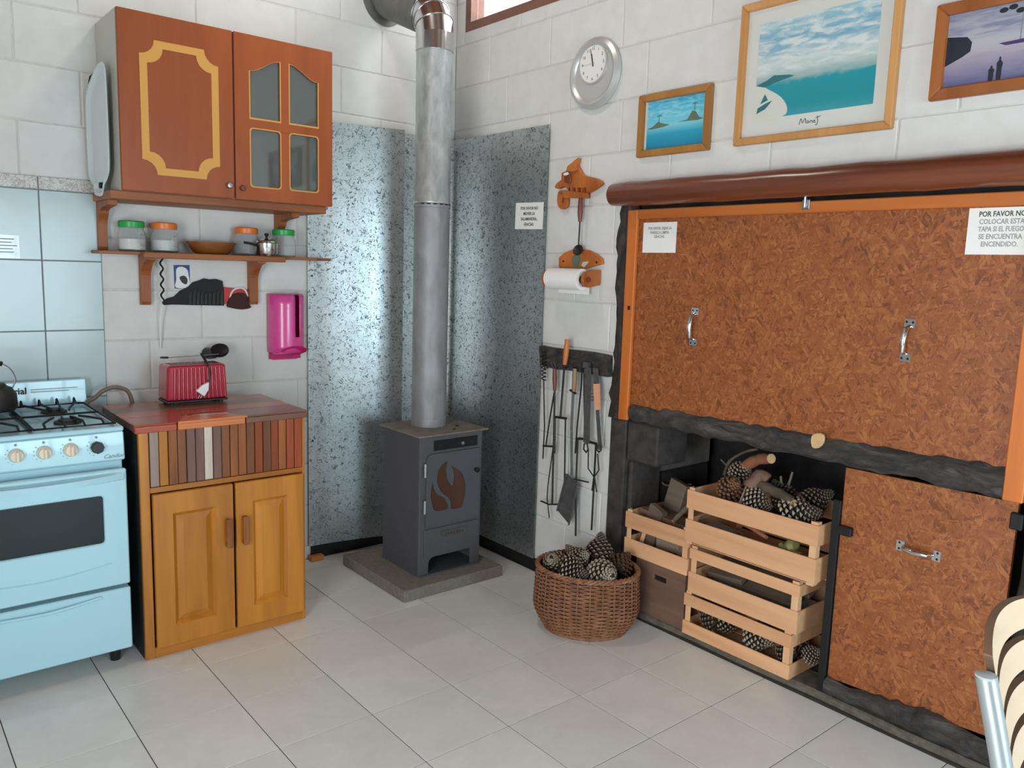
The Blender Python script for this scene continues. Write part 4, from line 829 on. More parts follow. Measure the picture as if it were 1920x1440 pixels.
for u, h_ in ((.275, .20), (.318, .30)):
    M().prism(S_(closed2([(u - .012, .02), (u - .014, .02 + h_ * .55), (u - .016, .02 + h_ * .75), (u - .006, .02 + h_ * .86), (u - .005, .02 + h_), (u + .005, .02 + h_), (u + .006, .02 + h_ * .86), (u + .018, .02 + h_ * .72), (u + .014, .02 + h_ * .5), (u + .012, .02)], 2)), fx, -.0059, -.0064).build('figure', 'print_navy', p3)
for u, v_ in ((.31, .92), (.36, .94), (.40, .88)): M().prism(S_(ell(u, v_, .025, .035, 10)), fx, -.0059, -.0064).build('leaf_print', 'print_navy', p3)  # dark leaf shapes belonging to the print
# carved witch ornament
wt_ = thing('carved_ornament', 'carved wooden witch ornament with pointed hat on the wall', 'ornament', (-.002, -.97, 1.79))
def Z5(pts, x=-.02): return yz([(1010 + a / 5.143, 280 + b / 5.143) for a, b in pts], x)
M().prism(closed2(Z5([(395, 82), (372, 150), (400, 200), (425, 245), (470, 262), (560, 285), (615, 325), (560, 375), (500, 410), (430, 440), (350, 420), (290, 400), (250, 360), (190, 380), (150, 365), (175, 320), (215, 290), (215, 230), (250, 215), (290, 165), (330, 140)]), 2), fx, -.002, -.020).build('cape', 'carved_wood', wt_, bevel=.003)
M().prism(closed2(Z5([(395, 82), (372, 150), (380, 205), (330, 215), (285, 205), (292, 165), (330, 135)]), 2), fx, -.020, -.030).build('hat', 'carved_wood', wt_, bevel=.002)
M().prism(closed2(Z5([(262, 235), (300, 225), (318, 270), (312, 318), (262, 318)]), 2), fx, -.020, -.028).build('face', 'carved_dark', wt_, bevel=.002)
a, b = Z5([(270, 445)])[0], Z5([(490, 452)])[0]
M().prism(Z5([(245, 395), (490, 425), (492, 475), (250, 470)]), fx, -.020, -.032).build('broom_bar', 'carved_wood', wt_, bevel=.003)
for i in range(7): M().prism(Z5([(290 + i * 25, 372), (304 + i * 25, 370), (308 + i * 25, 420), (296 + i * 25, 424)]), fx, -.020, -.026).build('carved_letter', 'carved_wood' if i % 2 else 'carved_dark', wt_)
M().prism(closed2(Z5([(190, 400), (240, 410), (275, 470), (268, 550), (222, 578), (180, 545), (172, 470)]), 3), fx, -.002, -.018, holes=[closed2(Z5([(228, 425), (240, 460), (230, 530), (218, 500)]), 3)]).build('tail_loop', 'carved_wood', wt_, bevel=.002)
M().prism(closed2(Z5([(255, 238), (295, 222), (300, 245), (265, 255)]), 2), fx, -.028, -.031).build('hat_brim', 'white_plain', wt_)
# ladle hanging from it
ld = thing('hanging_ladle', 'long metal ladle with dark red handle hanging under the ornament', 'ladle', (-.035, -.99, 1.56))
a, b, c_, d = [P(1010 + q[0] / 5.143, 280 + q[1] / 5.143, 0, -.04) for q in ((404, 470), (398, 700), (384, 925), (365, 1060))]
M().tube([a, a + (b - a) * .3, a + (b - a) * .6, b], [.009, .0115, .0125, .008], 10).build('handle', 'handle_red', ld, smooth=True)
M().cyl(b, c_, .0035, .0035, 8).build('rod', 'tool_iron', ld)
M().lathe([(0, -.012), (.020, -.008), (.030, .0), (.031, .004), (.024, -.003), (0, -.007)], c_ + Vector((-.004, -.004, -.022)), (-1, 0, .25), 20, sx=1.0, sy=.8).build('bowl', 'tool_iron', ld, smooth=True)
# paper towel holder and roll
th = thing('towel_holder', 'orange wooden paper towel holder with two arms', 'holder', (-.002, -1.0, 1.44))
def Z6(pts, x=-.006): return yz([(1010 + a / 5.143, 280 + b / 5.143) for a, b in pts], x)
bp = Z6([(205, 1045), (255, 1000), (330, 968), (420, 960), (500, 975), (575, 1015), (625, 1055), (630, 1105), (470, 1150), (205, 1140)])
M().prism(bp, fx, -.002, -.016).build('back_board', 'carved_wood', th, bevel=.003)
M().prism(closed2(Z6([(330, 1030), (395, 1018), (405, 1080), (370, 1138), (325, 1110)], -.016), 3), fx, -.016, -.0175).build('painted_leaf', 'print_olive', th)
M().prism(Z6([(430, 1085), (485, 1080), (440, 1140), (410, 1120)], -.016), fx, -.016, -.0175).build('painted_star', 'print_sand', th)
for q in ((255, 1080), (575, 1090)): (u, v_), = Z6([q]); M().prism(ell(u, v_, .005, .005, 10), fx, -.015, -.018).build('screw', 'screw_dark', th)
ra = P(1033, 520, 0, -.085); rb = P(1092, 528, 0, -.085)
for nm, yy in (('arm', ra.y + .024), ('arm', rb.y - .026)):
    M().prism([(-.004, 1.51), (-.004, 1.445), (-.07, 1.432), (-.108, 1.436), (-.118, 1.466), (-.108, 1.496), (-.06, 1.51)], lambda a, b, d: Vector((a, yy + d, b)), -.009, .009).build(nm, 'carved_wood', th, bevel=.003)
M().cyl((-.085, ra.y + .045, 1.466), (-.085, rb.y - .04, 1.466), .012, n=14).build('dowel', 'carved_dark', th, smooth=True)
rl = thing('paper_towel_roll', 'white paper towel roll on the wooden holder', 'paper roll', (-.085, (ra.y + rb.y) / 2, 1.466))
M().lathe([(.021, 0), (.047, 0), (.047, ra.y - rb.y), (.021, ra.y - rb.y), (.021, 0)], (-.085, rb.y, 1.466), (0, 1, 0), 36).build('paper', 'paper_towel', rl, smooth=True)
M().prism([(-.085 + .047 * math.cos(math.radians(q)), 1.466 + .047 * math.sin(math.radians(q))) for q in range(-10, 30, 8)] + [(-.036, 1.40), (-.0375, 1.40)], lambda a, b, d: Vector((a, rb.y + .003 + d, b)), 0, ra.y - rb.y - .006).build('loose_end', 'paper_towel', rl)
# live-edge tool rack
rkb = thing('tool_rack', 'rough dark bark board fixed to the wall holding fireplace tools', 'rack', (-.002, -1.0, 1.04))
top = [(1016, 648), (1035, 652), (1060, 655), (1085, 657), (1110, 660), (1130, 664), (1144, 667)]; bot = [(1144, 707), (1120, 702), (1095, 698), (1070, 694), (1045, 692), (1018, 684)]
M().prism(yz(top + bot, -.02), fx, -.002, -.040).build('board', 'bark', rkb, bevel=.005, seg=2)
for i in range(6): q = P(1028 + i * 18, 690, 0, -.04); M().tube([q, q + Vector((-.022, 0, .002)), q + Vector((-.03, 0, .014))], .0028, 6).build('hook', 'black_iron', rkb)
# hanging tools: pixel runs on planes just off the wall
def Z7(pts, x): return [P(1000 + a / 6.545, 630 + b / 6.545, 0, x) for a, b in pts]
def tool(name, label, cat, parts):
    pts = [q for p_ in parts for q in p_[1]]; z = min(q.z for q in pts); y = sum(q.y for q in pts) / len(pts)
    t_ = thing(name, label, cat, (pts[0].x, y, z), group='fireplace tools hanging on the bark rack')
    for nm, q, r, mt, n_ in parts: M().tube(q, r if isinstance(r, list) else r * 1.2, n_, caps=True).build(nm, mt, t_, smooth=True)
    return t_
def Y8(pts, x): return [P(980 + a / 3.6, 620 + b / 3.6, 0, x) for a, b in pts]
sp = []; 
for i in range(64): t = i * math.pi * 2 / 8; sp.append(P(1000 + 128 / 6.545, 630 + (190 + i * 5.6) / 6.545, 0, -.055) + Vector((.009 * math.cos(t), .011 * math.sin(t), 0)))
tool('spring_handled_poker', 'fire poker with a black coil spring handle at the sheet edge', 'poker', [('spring_handle', sp, .0026, 'black_iron', 6), ('shaft', [P(1019.5, 712, 0, -.055), P(1021, 800, 0, -.05), P(1018, 860, 0, -.045)], .003, 'tool_iron', 6)])
tool('fire_rake', 'red-handled fire poker with a cross hook at its foot', 'poker', [('handle', Z7([(262, 400), (262, 520), (262, 670)], -.06), [.009, .011, .008], 'handle_red', 10), ('wire_loop', Z7([(250, 400), (215, 330), (265, 320), (275, 395)], -.055), .0018, 'steel_brushed', 5), ('shaft', Z7([(262, 670), (258, 1000)], -.058) + Y8([(206, 900), (200, 1165)], -.055), .0042, 'tool_iron', 6), ('cross_hook', Y8([(125, 1150), (175, 1172), (245, 1172)], -.055), .0035, 'tool_iron', 6)])
tool('long_poker', 'thin iron poker with a short bent foot', 'poker', [('shaft', Z7([(255, 700), (205, 1000), (155, 1340)], -.050), .0032, 'tool_iron', 6), ('foot', Y8([(138, 777), (205, 782)], -.050), .0042, 'tool_iron', 6)])
tool('wire_hook', 'thin bent wire hook with splayed prongs', 'hook', [('shaft', Y8([(205, 790), (170, 1050), (165, 1130), (180, 1265)], -.048), .0025, 'tool_iron', 6), ('prong', Y8([(120, 1150), (172, 1172), (245, 1172)], -.048), .0025, 'tool_iron', 6)])
tool('orange_handled_rake', 'fire rake with a bright orange wooden handle', 'rake', [('handle', Z7([(418, 45), (415, 80), (410, 130), (400, 240), (385, 350)], -.062), [.0135, .0115, .0135, .013, .0105], 'handle_orange', 12), ('shaft', Z7([(382, 355), (335, 985)], -.058), .0045, 'tool_iron', 6), ('cross_bar', Z7([(268, 992), (405, 1012)], -.056), .0052, 'tool_iron', 6), ('tine', Z7([(395, 1015), (388, 1440)], -.054) + Y8([(283, 1000), (285, 1200)], -.052), .0034, 'tool_iron', 6), ('tine', Z7([(270, 1000), (262, 1440)], -.054), .0034, 'tool_iron', 6)])
sh_ = tool('ash_shovel', 'ash shovel with tan wooden handle and long steel blade', 'shovel', [('handle', Z7([(510, 400), (508, 520), (498, 680)], -.066), [.010, .012, .009], 'handle_tan', 10), ('collar', Z7([(450, 662), (520, 705)], -.062), .0045, 'tool_iron', 6), ('shaft', Z7([(490, 700), (470, 1100), (470, 1440)], -.060) + Y8([(332, 985)], -.058), .0052, 'tool_grey', 8)])
bl = [P(980 + a / 3.6, 620 + b / 3.6, 0, -.056) for a, b in ((300, 965), (375, 1040), (315, 1310), (236, 1215))]
M().add(bl + [q + Vector((.003, 0, 0)) for q in bl], [(0, 1, 2, 3), (7, 6, 5, 4), (0, 1, 5, 4), (1, 2, 6, 5), (2, 3, 7, 6), (3, 0, 4, 7)]).build('blade', 'tool_grey', sh_)
for u, v_ in ((0, 3), (1, 2)): M().tube([bl[u] + Vector((-.005, 0, 0)), bl[v_] + Vector((-.005, 0, 0))], .004, 6).build('blade_lip', 'tool_grey', sh_)
tool('thin_poker', 'thin dark poker hanging behind the shovel', 'poker', [('shaft', Z7([(600, 330), (590, 600), (570, 800), (540, 1100), (515, 1440)], -.050), .0034, 'tool_iron', 6), ('tip', Y8([(345, 1000), (445, 1024)], -.048), .003, 'tool_iron', 6)])
def flat(px, x, th=.004):
    q = [P(1000 + a / 6.545, 630 + b / 6.545, 0, x) for a, b in px]; n_ = len(q)
    return M().add(q + [v_ + Vector((th, 0, 0)) for v_ in q], [tuple(range(n_)), tuple(range(2 * n_ - 1, n_ - 1, -1))] + [(i, (i + 1) % n_, (i + 1) % n_ + n_, i + n_) for i in range(n_)])
tg = thing('grill_tongs', 'long flat grey steel grill tongs with looped tip', 'tongs', (-.06, P(1100, 740, 0, -.06).y, P(1100, 830, 0, -.06).z), group='fireplace tools hanging on the bark rack')
flat([(625, 400), (705, 390), (700, 700), (690, 1000), (685, 1320), (640, 1330), (612, 1300), (625, 800)], -.066).build('arm', 'tool_grey', tg)
flat([(610, 420), (640, 415), (650, 900), (640, 1300), (622, 1300)], -.058).build('arm', 'tool_iron', tg)
M().tube(Z7([(625, 1320), (618, 1390), (650, 1430), (672, 1390), (660, 1320)], -.066), .004, 6).build('tip_loop', 'tool_iron', tg, smooth=True)
M().box(-.075, -.055, P(1097, 682, 0, -.06).y, P(1106, 682, 0, -.06).y, 1.075, 1.10).build('hinge_block', 'tool_grey', tg)
kf = thing('grill_fork', 'grill fork with pale pink wooden grip and grey steel blade', 'fork', (-.06, P(1120, 740, 0, -.06).y, P(1120, 830, 0, -.06).z), group='fireplace tools hanging on the bark rack')
flat([(725, 380), (790, 400), (800, 580), (800, 900), (838, 1380), (795, 1400), (770, 1000), (745, 580)], -.062).build('blade', 'tool_grey', kf)
flat([(735, 590), (798, 585), (808, 905), (755, 910)], -.070, .010).build('grip', 'handle_pink', kf)
M().tube(Z7([(790, 1330), (780, 1400), (805, 1425), (832, 1400), (828, 1330)], -.062), .004, 6).build('tip_loop', 'tool_iron', kf, smooth=True)
for zz in (700, 740, 780): M().tube(Z7([(700, zz), (725, zz + 8)], -.068), .004, 6).build('pin', 'steel_brushed', tg)
tool('two_prong_rake', 'wide iron rake with two long straight tines', 'rake', [('cross_bar', Z7([(540, 1258), (610, 1262), (690, 1300), (775, 1322)], -.050), .0052, 'tool_iron', 6), ('tine', Z7([(545, 1262), (540, 1440)], -.050) + Y8([(362, 1000), (358, 1385)], -.048), .0040, 'tool_iron', 6), ('tine', Z7([(768, 1320), (762, 1440)], -.050) + Y8([(478, 1100), (465, 1345)], -.048), .0040, 'tool_iron', 6), ('shaft', Z7([(655, 1300), (660, 600), (655, 420)], -.046), .0035, 'tool_iron', 6)])
tool('toasting_fork', 'thin wire toasting fork with two bent prongs', 'fork', [('prong', Y8([(444, 800), (442, 930), (480, 985), (468, 1080)], -.056), .0028, 'tool_iron', 6), ('prong', Y8([(505, 830), (515, 940), (485, 985), (500, 1090)], -.056), .0028, 'tool_iron', 6)])
# ------------------------------------------------------------------ built-in grill: alcove, posts, beams
PY0, PY1 = -2.97, -1.25
DEP = .72
al = structure(M().prism(rect(PY0 - .02, PY1 + .02, -.02, .90), fx, DEP, DEP + .04).build('wall_alcove_back', 'alcove_soot'))
structure(M().box(.03, DEP, PY1 + .001, PY1 + .03, -.02, .90).build('wall_alcove_left', 'alcove_soot'))
structure(M().box(.03, DEP, PY0 - .03, PY0 - .001, -.02, 1.79).build('wall_alcove_right', 'alcove_soot'))
structure(M().box(.03, DEP, PY0, PY1, .885, .94).build('wall_alcove_top', 'alcove_soot'))
structure(M().box(.06, .10, PY0, PY1, .94, 1.79).build('wall_grill_back', 'alcove_soot'))
kb = structure(M().prism([(-.008, -3.3), (.0, -3.3), (.13, -3.3), (.13, -1.255), (-.004, -1.255), (-.012, -1.5), (-.004, -1.75), (-.012, -2.0), (-.002, -2.3), (-.010, -2.6), (-.002, -2.9)], onZ(0), .001, .034).build('trim_kerb', 'kerb_concrete', bevel=.006))
structure(box('floor_alcove', 'alcove_soot', None, .131, DEP, PY0, PY1, -.02, .030))
pil = structure(M().box(-.004, .24, -1.345, PY1 - .001, .0345, .862).build('wall_pillar', 'soot_block', bevel=.006))
# left jamb: rough sooty blocks
for i, (x0, x1, y0, y1, z0, z1, mt) in enumerate(((.004, .21, -1.52, -1.347, .685, .862, 'soot_block'), (.02, .22, -1.372, -1.347, .36, .680, 'soot_block'), (.02, .22, -1.380, -1.347, .036, .355, 'soot_block'), (.225, .60, -1.36, -1.285, .60, .86, 'alcove_grey'), (.225, .60, -1.355, -1.285, .34, .595, 'alcove_soot'), (.225, .60, -1.36, -1.285, .036, .335, 'alcove_soot'))):
    M().box(x0, x1, y0, y1, z0, z1).build('block', mt, pil, bevel=.008)
# wobbling live-edge timber along an axis
def livewood(name, axis, a0, a1, r_in, mats, seed, n=26, x0=-.03, parent=None, xb=.03):
    # r_in(a) -> (lo, hi) extents in the other wall axis; front face x0 bulges
    rng = random.Random(seed); m = M(); rings = []; prof = 7
    for i in range(n + 1):
        a = a0 + (a1 - a0) * i / n; lo, hi = r_in(a); lo += rng.uniform(-.007, .007); hi += rng.uniform(-.007, .007); f0 = x0 + rng.uniform(-.006, .006)
        ring = []
        for j in range(prof):
            u = j / (prof - 1); b = lo + (hi - lo) * u; x = f0 + .016 * (2 * u - 1) ** 4 * 1.4 + rng.uniform(-.004, .004)
            ring.append(Vector((x, a, b)) if axis == 1 else Vector((x, b, a)))
        bk = (Vector((xb, a, hi)), Vector((xb, a, lo))) if axis == 1 else (Vector((xb, hi, a)), Vector((xb, lo, a)))
        rings.append(ring + list(bk))
    k_ = prof + 2
    for r_ in rings: m.v += r_
    for i in range(n):
        for j in range(k_): m.f.append((i * k_ + j, i * k_ + (j + 1) % k_, (i + 1) * k_ + (j + 1) % k_, (i + 1) * k_ + j))
    m.f += [tuple(range(k_)), tuple(n * k_ + j for j in range(k_))]; m.mi = [0] * len(m.f)
    return m.build(name, mats, parent, smooth=True, autos=60)
ps = livewood('bark_post', 2, .863, 1.790, lambda z: (-1.322, -1.238 + .012 * math.sin(z * 9)), 'bark_v', 3, x0=-.012); tag(ps, 'dark bark-edged wooden post left of the grill cover', 'post')
ps2 = livewood('bark_post', 2, .036, 1.790, lambda z: (-3.0, -2.905), 'bark_v', 5, x0=-.004); tag(ps2, 'dark bark-edged wooden post right of the grill cover', 'post')
bm1 = livewood('bark_beam', 1, -2.842, -1.372, lambda y: (.862 + (-1.37 - y) * .010, .940 + (-1.37 - y) * .022), 'bark', 9, n=40, x0=-.022); tag(bm1, 'long dark bark-edged beam under the large grill cover', 'beam')
M().prism(closed2(yz([(1522, 818), (1532, 812), (1545, 815), (1545, 830), (1535, 840), (1523, 838)], -.036), 2), fx, -.030, -.042).build('torn_patch', 'log_end', bm1, bevel=.003)
pl_ = livewood('bark_plank', 1, -2.90, -2.352, lambda y: (.044, .112 + .016 * math.sin(y * 11)), 'bark', 12, n=20, x0=-.024, xb=.010); tag(pl_, 'dark bark-edged plank at the foot of the lower grill door', 'plank')
# varnished mantel log
lg = M(); pts = []; rr = []
for i in range(22): y = -1.250 - i * .0925; pts.append((-.052 + .003 * math.sin(i), y, 1.828 + .0012 * math.sin(i * 1.7))); rr.append((.050 if i else .046) + .0012 * math.sin(i * 2.3))
lo_ = lg.tube(pts, rr, 24).build('mantel_log', 'log_varnish', None, smooth=True); tag(lo_, 'round varnished brown log mantel above the grill cover', 'log')
# large strand-board cover with its wooden frame
cv = thing('grill_cover', 'large strand-board grill cover in an orange wooden frame', 'cover', (0, -2.1, .90))
M().prism(rect(-2.846, -1.352, .925, 1.742), fx, .0, .016).build('panel', 'strand_board', cv)
M().prism([(-1.308, .863), (-1.306, 1.766), (-1.360, 1.766), (-1.361, .866)], fx, -.018, -.0005).build('stile', 'frame_orange', cv, bevel=.003); M().prism([(-2.842, .874), (-2.842, 1.766), (-2.897, 1.766), (-2.897, .874)], fx, -.018, -.0005).build('stile', 'frame_orange', cv, bevel=.003)
M().prism([(-1.3605, 1.727), (-1.3605, 1.7665), (-2.8415, 1.7665), (-2.8415, 1.727)], fx, -.018, -.0005).build('top_rail', 'rail_orange', cv, bevel=.003)
M().prism(rect(-1.347, -1.333, 1.345, 1.362), fx, -.0178, -.0192).build('peg_hole', 'black_matte', cv)
def pull(par, y0, z0, y1, z1, x):
    a = Vector((x, y0, z0)); b = Vector((x, y1, z1)); d = (b - a).normalized(); s_ = Vector((0, -d.z, d.y)); L = (b - a).length
    h = tag(M().tube([a + d * .014 + Vector((-.004, 0, 0)), a + d * .024 + Vector((-.026, 0, 0)), a + d * (L * .5) + Vector((-.034, 0, 0)), b - d * .024 + Vector((-.026, 0, 0)), b - d * .014 + Vector((-.004, 0, 0))], [.006, .0085, .0095, .0085, .006], 10).build('pull_handle', 'chrome', par, smooth=True), 'chrome pull handle')
    for e in (a, b):
        q = [e + d * u + s_ * v_ for u, v_ in ((-.010, -.017), (.016, -.017), (.016, .017), (-.010, .017))] if e is a else [e + d * u + s_ * v_ for u, v_ in ((-.016, -.017), (.010, -.017), (.010, .017), (-.016, .017))]
        M().add(q + [v_ + Vector((-.003, 0, 0)) for v_ in q], [(0, 1, 2, 3), (7, 6, 5, 4), (0, 1, 5, 4), (1, 2, 6, 5), (2, 3, 7, 6), (3, 0, 4, 7)]).build('mount_plate', 'chrome', h)
        for sg_ in (-1, 1): M().lathe([(.0042, 0), (0, .002)], e + s_ * .010 * sg_ + Vector((-.003, 0, 0)), (-1, 0, 0), 8).build('screw', 'screw_dark', h)
a, b = P(1304, 582, 0, 0), P(1300, 643, 0, 0); pull(cv, a.y, a.z, b.y, b.z, -.0005)
a, b = P(1707, 604, 0, 0), P(1697, 672, 0, 0); pull(cv, a.y, a.z, b.y, b.z, -.0005)
lt = box('latch', 'steel_brushed', cv, -.026, -.018, -2.150, -2.122, 1.738, 1.772, .002); M().cyl((-.03, -2.136, 1.745), (-.03, -2.136, 1.795), .005, n=8).build('latch_bolt', 'steel_brushed', lt)
note('paper_notice', -.0008, -1.384, -1.560, 1.588, 1.712, [('POR FAVOR, DEJAR LA', .20, .0155, 'ink_grey', .78), ('PARRILLA LIMPIA', .34, .0155, 'ink_grey', .85), ('GRACIAS.', .47, .0155, 'ink_grey', .85)], 'white paper notice in the left top corner of the grill cover', .016)
note('paper_notice', -.0008, -2.660, -2.842, 1.588, 1.724, [('POR FAVOR NO', .14, .0215, 'ink', .80), ('COLOCAR ESTA', .30, .0205, 'ink_grey', .80), ('TAPA SI EL FUEGO', .46, .0205, 'ink_grey', .72), ('SE ENCUENTRA', .62, .0205, 'ink_grey', .80), ('ENCENDIDO.', .78, .0205, 'ink_grey', .80)], 'white paper notice in the right top corner of the grill cover', .02)
# lower door
ldr = thing('grill_door', 'small strand-board door under the bark beam', 'door', (0, -2.6, .1))
M().prism([(-2.350, .095), (-2.875, .125), (-2.880, .868), (-2.347, .862)], fx, .012, .028).build('panel', 'strand_board', ldr)
a, b = P(1687, 1022, 0, .012), P(1758, 1043, 0, .012); pull(ldr, a.y, a.z, b.y, b.z, .0115)
br = M().box(.0, .028, -2.346, -2.318, .0345, .744).build('iron_bar', 'black_iron', ldr, bevel=.002)
box('hinge_pin', 'black_iron', ldr, -.010, .0118, -2.395, -2.346, .628, .660, .003); box('keeper_plate', 'black_iron', ldr, -.006, .0118, -2.900, -2.866, .79, .84, .003)

# ------------------------------------------------------------------ fruit crates
def crate(label, y0, y1, z0, slA, slB, dep, x=-.02, rot=0.0):
    L = abs(y1 - y0); H = slA[1]; yc = (y0 + y1) / 2
    c_ = thing('fruit_crate', label, 'crate', (x, yc, z0), (0, 0, rot), group='wooden fruit crates in the firewood alcove')
    h = L / 2; t = .006
    def bx(nm, *a, mat='crate_wood'): M().box(*a).build(nm, mat, c_, local=True, bevel=.0008)
    for (s0, s1) in (slA, slB):
        bx('slat', 0, t, -h, h, s0, s1); bx('slat', dep - t, dep, -h, h, s0, s1)
        for sg_ in (-1, 1): bx('slat', t + .0005, dep - t - .0005, sg_ * (h - t), sg_ * h, s0, s1)
    for sy in (-1, 1):
        for sx in (0, 1):
            xx = t + .0005 if sx == 0 else dep - t - .0005; dx = 1 if sx == 0 else -1; yy = sy * (h - t - .0005)
            M().prism([(xx, yy), (xx + dx * .026, yy), (xx, yy - sy * .026)], onZ(0), 0.002, H + .010).build('corner_post', 'crate_post', c_, local=True)
    for i in range(4): a = t + .001 + (dep - 2 * t - .002) * i / 4; bx('bottom_slat', a + .004, a + (dep - 2 * t) / 4 - .006, -h + t + .001, h - t - .001, .003, .008)
    return c_
crate('bottom fruit crate of the three-high stack, standing on the kerb', -1.728, -2.218, .0345, (.122, .172), (0, .056), .34, -.022)
crate('middle fruit crate of the three-high stack, with grey boards', -1.745, -2.236, .219, (.142, .186), (0, .086), .34, -.026)
crate('top fruit crate of the three-high stack, heaped with pine cones', -1.720, -2.292, .4185, (.150, .226), (.014, .104), .36, -.034)
crate('fruit crate on the brown box beside the stack, with firewood', -1.390, -1.735, .2825, (.115, .186), (-.002, .068), .34, -.026)
# brown wooden box with hand slot
bxw = thing('wooden_box', 'brown wooden box with a hand slot under the single fruit crate', 'box', (.14, -1.585, .0345))
Yb0, Yb1 = -1.452, -1.722
M().prism(rect(Yb1, Yb0, .036, .280), fx, -.012, .004, holes=[rect(Yb1 + .10, Yb0 - .10, .205, .228)]).build('front_board', 'box_wood', bxw, bevel=.002)
for y in (Yb0, Yb1 + .012): box('side_board', 'box_wood', bxw, .0045, .26, y - .012, y, .036, .280)
box('back_board', 'box_wood', bxw, .2605, .272, Yb1, Yb0, .036, .280); box('base_board', 'box_wood', bxw, .0045, .26, Yb1 + .013, Yb0 - .013, .036, .046); box('slot_dark', 'black_matte', bxw, .0045, .007, Yb1 + .013, Yb0 - .013, .048, .278)  # black sheet behind the hand slot paints its shaded inside

# ------------------------------------------------------------------ pine cones
def cone_mesh(name, R=.045, Hh=.105, n=120, seed=1, opens=.5, tip='cone_tip'):
    rng = random.Random(seed); m = M(); prof = [(0, 0), (.55, .03), (.80, .15), (.72, .45), (.5, .75), (.2, .95), (0, 1)]
    m.lathe([(r * R * .72, z * Hh) for r, z in prof], n=12, mi=0)
    for i in range(n):
        u = (i + .5) / n; z = Hh * (.02 + .93 * u); rad = R * (0.55 + .45 * math.sin(math.pi * min(1, (u * 1.0 + .28)) ** 1.1)) * (1 if u < .5 else max(.22, 1 - ((u - .5) * 1.65) ** 1.6)); th = i * 2.39996
        o = Vector((math.cos(th), math.sin(th), 0)); tg = Vector((-math.sin(th), math.cos(th), 0)); tilt = .25 + u * .9 - opens * .3; d = (o * math.cos(tilt) + Vector((0, 0, 1)) * math.sin(tilt)).normalized(); nn = d.cross(tg) * -1
        s_ = .0125 * (R / .045) * (1 if u < .6 else 1.5 - u * .85) ; b = Vector((0, 0, z - .004)) + o * rad * .5; e = Vector((0, 0, z)) + o * rad
        m.add([b - tg * s_ * .35, b + tg * s_ * .35, e + tg * s_ * .6 + nn * .0015, e - tg * s_ * .6 + nn * .0015, e + d * s_ * .25 + tg * 0 + nn * .003, e - nn * s_ * .42], [(0, 1, 2, 3), (3, 2, 5), (0, 3, 5), (1, 5, 2)], 1)
        m.add([e - tg * s_ * .6 + nn * .0016, e + tg * s_ * .6 + nn * .0016, e + d * s_ * .3 + nn * .0035, e + d * s_ * .1 - nn * s_ * .40], [(0, 1, 2), (0, 3, 1), (1, 3, 2), (0, 2, 3)], 2)
    bmx = m.build(name, ['cone_core', 'cone_scale', tip], None, local=True, fix=True); me = bmx.data; bpy.data.objects.remove(bmx, do_unlink=True); return me
CM = [cone_mesh('pine_cone', .047, .112, 130, 1), cone_mesh('pine_cone', .043, .098, 120, 2, .9), cone_mesh('pine_cone', .046, .105, 110, 3, .2, 'cone_tip_brown')]
def cone(pos, axis, kind=0, scale=1.0, label='grey-brown pine cone', group='pine cones', spin=0.0):
    o = bpy.data.objects.new('pine_cone', CM[kind]); COL.objects.link(o); a = Vector(axis).normalized(); x, y = frame_for(a)
    Rm = Matrix((x, y, a)).transposed().to_4x4() @ Matrix.Rotation(spin, 4, 'Z'); c = Vector(pos) - a * (.052 * scale)
    o.matrix_world = Matrix.Translation(c) @ Rm @ Matrix.Scale(scale, 4); tag(o, label, 'pine cone', group); return o

def settle(items, confine, n=150):
    # items: [centre, axis, scale]; push overlapping cones apart as chains of three balls, then keep them inside
    balls = ((-.032, .041), (0.0, .044), (.034, .030))
    for _ in range(n):
        for i in range(len(items)):
            for j in range(i):
                A, B = items[i], items[j]; best = None
                for ta, ra in balls:
                    for tb, rb in balls:
                        d = (A[0] + A[1] * ta * A[2]) - (B[0] + B[1] * tb * B[2]); ov = ra * A[2] + rb * B[2] - d.length
                        if ov > 0 and (best is None or ov > best[0]): best = (ov, d)
                if best: p_ = best[1].normalized() * best[0] * .5; A[0] += p_ * .5; B[0] -= p_ * .5
        for A in items: confine(A)
    return items
# ------------------------------------------------------------------ wicker basket with cones
BC = Vector((-.262, -1.402, 0)); bu = Vector((.655, -.755, 0)).normalized(); bv = Vector((.755, .655, 0)); BHh = .262
bk = thing('wicker_basket', 'oval brown wicker basket full of pine cones', 'basket', (BC.x, BC.y, .0))
def bR(u, th):   # u 0..1 height; oval radius point
    s_ = .80 + .235 * math.sin(min(1.0, u / .42) * math.pi / 2) - .035 * max(0.0, u - .42) / .58
    return s_
def bp3(th, u, off=0.0):
    s_ = bR(u, th); a = .212 * s_ + off; b = .166 * s_ + off
    return BC + bu * (a * math.cos(th)) + bv * (b * math.sin(th)) + Vector((0, 0, .006 + u * BHh + .006 * math.cos(th - 2.5) * u))
NS = 40
m = M(); nr = 10
for i in range(nr + 1): m.v += [bp3(2 * math.pi * j / NS, i / nr, -.006) for j in range(NS)]
m.f = [(i * NS + j, i * NS + (j + 1) % NS, (i + 1) * NS + (j + 1) % NS, (i + 1) * NS + j) for i in range(nr) for j in range(NS)] + [tuple(range(NS - 1, -1, -1))]; m.mi = [0] * len(m.f)
m.build('liner', 'wicker_dark', bk, smooth=True)
st_ = M(); nst = 26
for j in range(nst): st_.tube([bp3(2 * math.pi * j / nst, u / 8, .0) for u in range(9)], .0040, 6)
tag(st_.build('stakes', 'wicker', bk, smooth=True), kind='stuff')
wv = M(); rows = 30
